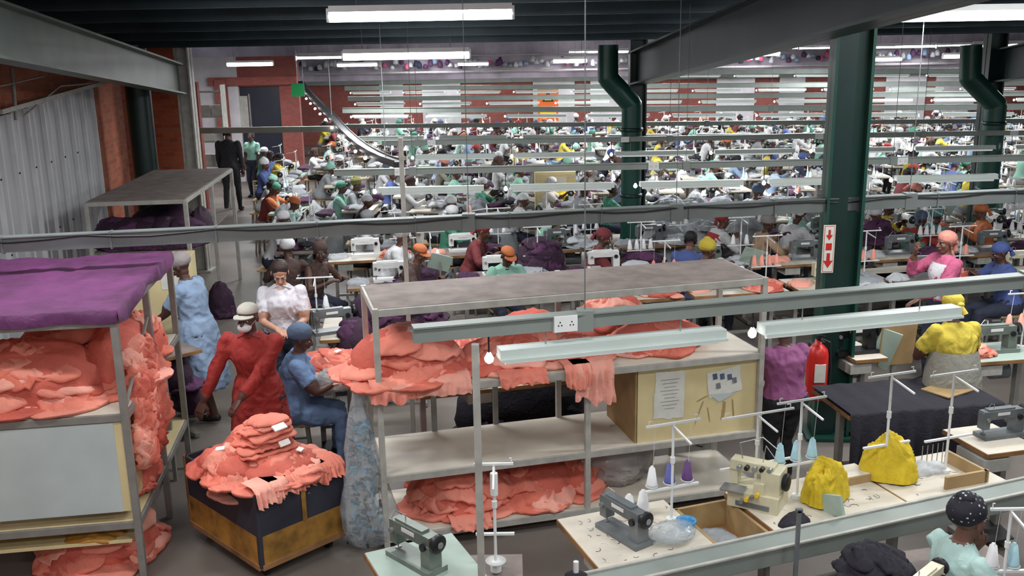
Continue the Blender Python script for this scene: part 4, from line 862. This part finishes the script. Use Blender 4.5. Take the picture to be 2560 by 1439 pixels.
b=B(); q=W(1350,665,.8); pile(b,(q.x,q.y,.77),(.34,.27,.42),PL,18); q=W(1600,655,.8); pile(b,(q.x,q.y,.77),(.38,.25,.18),PL,9); q=W(1045,690,.8); pile(b,(q.x,q.y,.77),(.3,.25,.16),PL,6); b.out('plum_garment_pile')
b=B(); q=W(2190,600,.8); pile(b,(q.x,q.y,.77),(.3,.25,.3),PL,8); b.out('plum_garment_pile')
b=B()
for px,py in((1100,655),(1880,640),(2365,520)):
    q=W(px,py,1.0); b.box(q,(.26,.015,.2),'board_green',eul(.3,.3,.2)); b.beam(q,(q.x,q.y,.77),.02,.02,'frame_grey',up=(0,1,0))
b.out('green_card_holder')
def bundles(L_,dm,h):
    b=B()
    for px,py in L_:
        q=W(px,py,h); pile(b,(q.x,q.y,.0),(dm[0],dm[1],h+random.uniform(0,.15)),['greycloth','whitecloth','greycloth'],9)
    b.out('grey_fabric_bundle_stack')
bundles([(1670,500),(1740,505),(1810,495),(1880,500),(1945,490),(1995,500),(1760,560),(1860,560),(1660,555)],(.5,.35),1.0)
bundles([(720,520),(770,500),(740,470),(800,520),(850,500)],(.42,.35),.85)
bundles([(1110,500),(1190,500),(1240,540)],(.42,.35),.9)
b=B(); q=W(1388,590,0); b.box((q.x,q.y,.62),(.75,.5,1.25),'ply'); b.box((q.x,q.y-.26,.62),(.7,.01,1.18),'ply'); b.box((q.x+.1,q.y-.265,1.08),(.2,.006,.14),'paper'); garment(b,(q.x+.15,q.y-.4,.85),.2,.12,.06,'yellowcloth'); b.out('plywood_cabinet')
# ---------------------------------------------------------------- right side mid
Fb=tbl(2125,1040,2510,1010,.6,.77,'blackcloth'); b=B(); b.M=Fb
n=60;vs=[];fs=[]; wv_=W(2510,1010,.77)-W(2125,1040,.77); wB=wv_.length
for i in range(n+1):
    x_=wB*i/n
    for (yy,z) in((.62,.79),(.0,.79),(-.02,.77),(-.03-.015*math.sin(i*.9),.5),(-.035-.03*math.sin(i*.9+.3),.22)): vs.append((x_,yy,z+.004*math.sin(i*.7)))
for i in range(n):
    for j in range(4): k=i*5+j; fs.append((k,k+1,k+6,k+5))
b.add(vs,fs,'blackcloth',True); b.box((wB*.78,.3,.80),(.32,.24,.01),'ply_dark',eul(0,0,.4)); b.out('black_tablecloth')
F3=tbl(2140,900,2220,893,.5); b=B(); b.M=F3; smachine(b,T4((.1,.2,.77)),'black'); b.out('sewing_machine',bevel=.006)
b=B(); q=W(2240,1010,.3); b.box((q.x,q.y+.1,.85),(.34,.05,.42),'ply_dark',eul(.1,0,.2)); b.box((q.x-.12,q.y+.05,.8),(.18,.02,.36),'board_green',eul(.1,.3,-.3)); b.beam((q.x,q.y+.15,0),(q.x,q.y+.12,.7),.04,.04,'frame_grey',up=(0,1,0)); b.out('wooden_chair_back')
F4=tbl(2470,1135,2600,1118,.45,.77); F5=tbl(2150,700,2380,680,.5); 
b=B(); b.M=F4; smachine(b,T4((.30,.25,.77)),'mach_grey',.7); b.out('sewing_machine',bevel=.006)
F6=tbl(2450,905,2620,893,.5,.77,'board_green'); b=B(); b.M=F6; smachine(b,T4((.3,.25,.77)),'mach_green'); tstand(b,T4((.6,.3,.77)),.5,('cone_coral',)*3); pile(b,(.1,.2,.77),(.14,.14,.1),CO,5); b.out('sewing_machine',bevel=.004)
# ---------------------------------------------------------------- foreground tables
def fg(pts,d,top='board_white',name='sewing_table'):
    (a0,a1),(c0,c1)=pts; a=W(a0,a1,.77);c=W(c0,c1,.77); M_=frame(a,c); w=math.hypot(c.x-a.x,c.y-a.y); b=B(); b.M=M_; table(b,w,d,.77,top); b.out(name,bevel=.004); return M_,w
G0,w0=fg(((1505,1428),(1795,1368)),.62)
b=B(); b.M=G0; smachine(b,T4((.27,.30,.77))@RZ(D(-75)),'mach_grey',.72); b.out('sewing_machine',bevel=.008)
b=B(); b.M=G0; tstand(b,T4((.60,.36,.77)),.60,('cone_white','cone_blue','cone_purple'),.34); cone(b,(.40,.50,.78),'cone_white',.13,.04); cone(b,(.50,.52,.78),'cone_white',.13,.04); b.out('thread_stand')
b=B(); b.M=G0; crumple(b,(.50,.17,.81),(.12,.09,.05),'plastic',.35,26,16); b.out('clear_plastic_wrap')
b=B(); b.M=G0; b.lathe((.64,.26,.77),[(.04,0),(.052,.03),(.058,.05),(.05,.05),(.045,.03),(.03,.01)],'lblue',18); b.out('blue_bowl')
b=B(); b.M=G0; 
for xx,yy,sx,sy in((w0+.18,.0,.36,.02),(w0+.18,.5,.36,.02),(w0+.02,.25,.02,.5),(w0+.36,.25,.02,.5)): b.box((xx,yy,.68),(sx,sy,.16),'ply_dark')
b.box((w0+.18,.25,.6),(.36,.5,.02),'wood_rough'); garment(b,(w0+.2,.3,.64),.12,.16,.02,'greycloth')
for xx in(w0+.04,w0+.34):
    for yy in(.03,.47): b.beam((xx,yy,0),(xx,yy,.6),.025,.025,'frame_grey',up=(0,1,0))
b.out('wooden_tray')
def scraps(M_,w,d,n,name='thread_scraps'):
    b=B(); b.M=M_
    for i in range(n):
        p=Vector((random.uniform(.04,w-.04),random.uniform(.04,d-.04),.772)); a=random.uniform(0,6.28); l=random.uniform(.005,.018); pts=[p+Vector((math.cos(a+k*.6)*l*k,math.sin(a+k*.6)*l*k,0)) for k in range(4)]
        b.path(pts,.0013,random.choice(['ink','mach_grey','plum_c','wood_rough','cone_white']),4)
    b.out(name)
scraps(G0,w0,.6,40)
G1,w1=fg(((1962,1345),(2300,1275)),.62); scraps(G1,w1,.6,40)
b=B(); b.M=G1; overlock(b,T4((.10,.42,.77))@RZ(D(-50)),'cream'); b.out('overlock_sewing_machine',bevel=.008)
b=B(); b.M=G1; garment(b,(.16,.14,.795),.12,.07,.018,'blackcloth',eul(0,0,.5),nu=40); b.out('black_cloth_scrap')
def covered(M_,x,y,rz=0,name='yellow_machine_cover',s=1.):
    b=B(); b.M=M_@T4((x,y,.775))@RZ(rz)@Matrix.Scale(s,4); nu=90;nv=28;o=rv();q=[]
    for j in range(nv+1):
        t=j/nv
        for i in range(nu):
            a=2*math.pi*i/nu; ux,uy=math.cos(a),math.sin(a)
            se=(abs(ux)**2.6+abs(uy)**2.6)**(-1/2.6)
            w_=noise.noise(Vector((ux*1.5,uy*1.5,t*2))+o)
            pl=(1-2.4*abs(noise.noise(Vector((ux*2.6+w_,uy*2.6,t*2.2+w_*2))+o)))*.6+(1-2*abs(noise.noise(Vector((ux*5,uy*5,t*4+w_))+o*1.3)))*.3
            r=(t**.5)*(1+pl*.24*min(1,t*1.6)+.22*noise.noise(Vector((ux,uy,9))+o))
            z=.205*(1-t**2.8)*(1+.25*noise.noise(Vector((ux*1.2,uy*1.2,4))+o)*t)+.03*pl*(1-t*.6)+.05*math.sin(ux*2+1)*(1-t)
            q.append((ux*se*.14*r-.03*(1-t),uy*se*.105*r,max(.002,z)))
    b.add(q,[(j*nu+i,(j+1)*nu+i,(j+1)*nu+(i+1)%nu,j*nu+(i+1)%nu) for j in range(nv) for i in range(nu)],'yellowcloth',True)
    b.out(name)
covered(G1,.50,.32,.4)
b=B(); b.M=G1; tstand(b,T4((.36,.40,.77)),.62,('cone_lblue','cone_lblue','cone_lblue'),.34); b.box((.42,.14,.83),(.02,.14,.12),'board_green',eul(-.3,0,.2)); b.out('thread_stand')
b=B(); b.M=G1; tstand(b,T4((.18,.57,.77)),.5,None,.5); b.out('thread_stand')
b=B(); b.M=G1; b.box((w1*.8,.5,.80),(.36,.16,.05),'board_white'); b.box((w1*.8,.42,.79),(.38,.012,.06),'ply_dark'); b.out('wooden_ledge')
G2,w2=fg(((2300,1272),(2560,1222)),.62); scraps(G2,w2,.6,30)
covered(G2,.12,.42,-.6,s=1.08); 
b=B(); b.M=G2; garment(b,(.40,.42,.80),.12,.08,.03,'whitecloth'); b.box((.48,.16,.80),(.32,.02,.10),'ply_dark'); b.box((.62,.32,.80),(.02,.34,.10),'ply_dark'); b.out('wooden_scrap_tray')
b=B(); b.M=G2; tstand(b,T4((.05,.38,.77)),.70,None,.34); b.out('thread_stand')
b=B(); b.M=G2; tstand(b,T4((.50,.36,.77)),.66,None,.36); 
for i in range(5): b.cyl((.40+.04*i,.46,.77),(.40+.04*i,.46,.92),.003,.003,'steel',5)
b.out('thread_stand')
b=B(); c_a=W(1420,1485,.74);c_b=W(2760,1185,.74); b.beam(c_a,c_b,.17,.10,'trunk_grey'); b.beam(c_a+Vector((0,.07,.055)),c_b+Vector((0,.07,.055)),.02,.015,'frame_pale'); b.beam(c_a+Vector((.03,-.08,.055)),c_b+Vector((.03,-.08,.055)),.02,.015,'frame_pale')
for t in(.1,.5,.9): r=c_a.lerp(c_b,t); b.beam((r.x,r.y,0),(r.x,r.y,.7),.05,.05,'frame_grey',up=(0,1,0))
b.out('table_cable_duct',bevel=.004)
G3,w3=fg(((985,1500),(1220,1440)),.52,'board_green')
b=B(); b.M=G3; smachine(b,T4((.22,.30,.77))@RZ(D(-70)),'mach_green',.75); b.out('sewing_machine',bevel=.008)
b=B(); q=W(1240,1425,.77); b.M=T4((q.x,q.y,0)); b.box((0,.05,.74),(.28,.28,.03),'board_dusty'); b.beam((0,.05,0),(0,.05,.74),.05,.05,'frame_grey',up=(0,1,0)); tstand(b,T4((0,0,.77)),.60,None,.2); b.lathe((0,0,.82),[(.05,0),(.055,.008)],'whitepaint',14); b.cyl((.0,0,1.2),(.0,0,1.32),.02,.02,'whitepaint',8); b.out('thread_stand')
b=B(); q=W(1440,1470,.77); b.M=T4((q.x,q.y,0)); b.cyl((0,0,0),(0,0,.92),.012,.014,'whitepaint',8); crumple(b,(0,0,.84),(.05,.04,.02),'blackcloth',.3,16,10); b.out('thread_stand')
G4,w4=fg(((2230,1530),(2620,1470)),.5,'board_dusty')
b=B(); b.M=G4; pile(b,(.12,.32,.77),(.17,.2,.14),['blackcloth'],10); b.out('black_garment_pile')
b=B(); b.M=G4; smachine(b,T4((.16,.0,.77))@RZ(D(30)),'cream',.66); b.out('sewing_machine',bevel=.006)
b=B(); q=W(2480,1425,.95); b.M=T4((q.x,q.y,0)); tstand(b,T4((.06,0,.77)),.50,('cone_white','cone_lblue'),.2); b.box((.05,.0,.76),(.3,.3,.02),'board_dusty'); b.beam((.05,0,0),(.05,0,.76),.05,.05,'frame_grey',up=(0,1,0)); b.out('thread_stand')
try: scene.view_settings.view_transform='Standard'
except Exception as e: print(e)
print('done',time.time()-T0,len(bpy.data.objects))
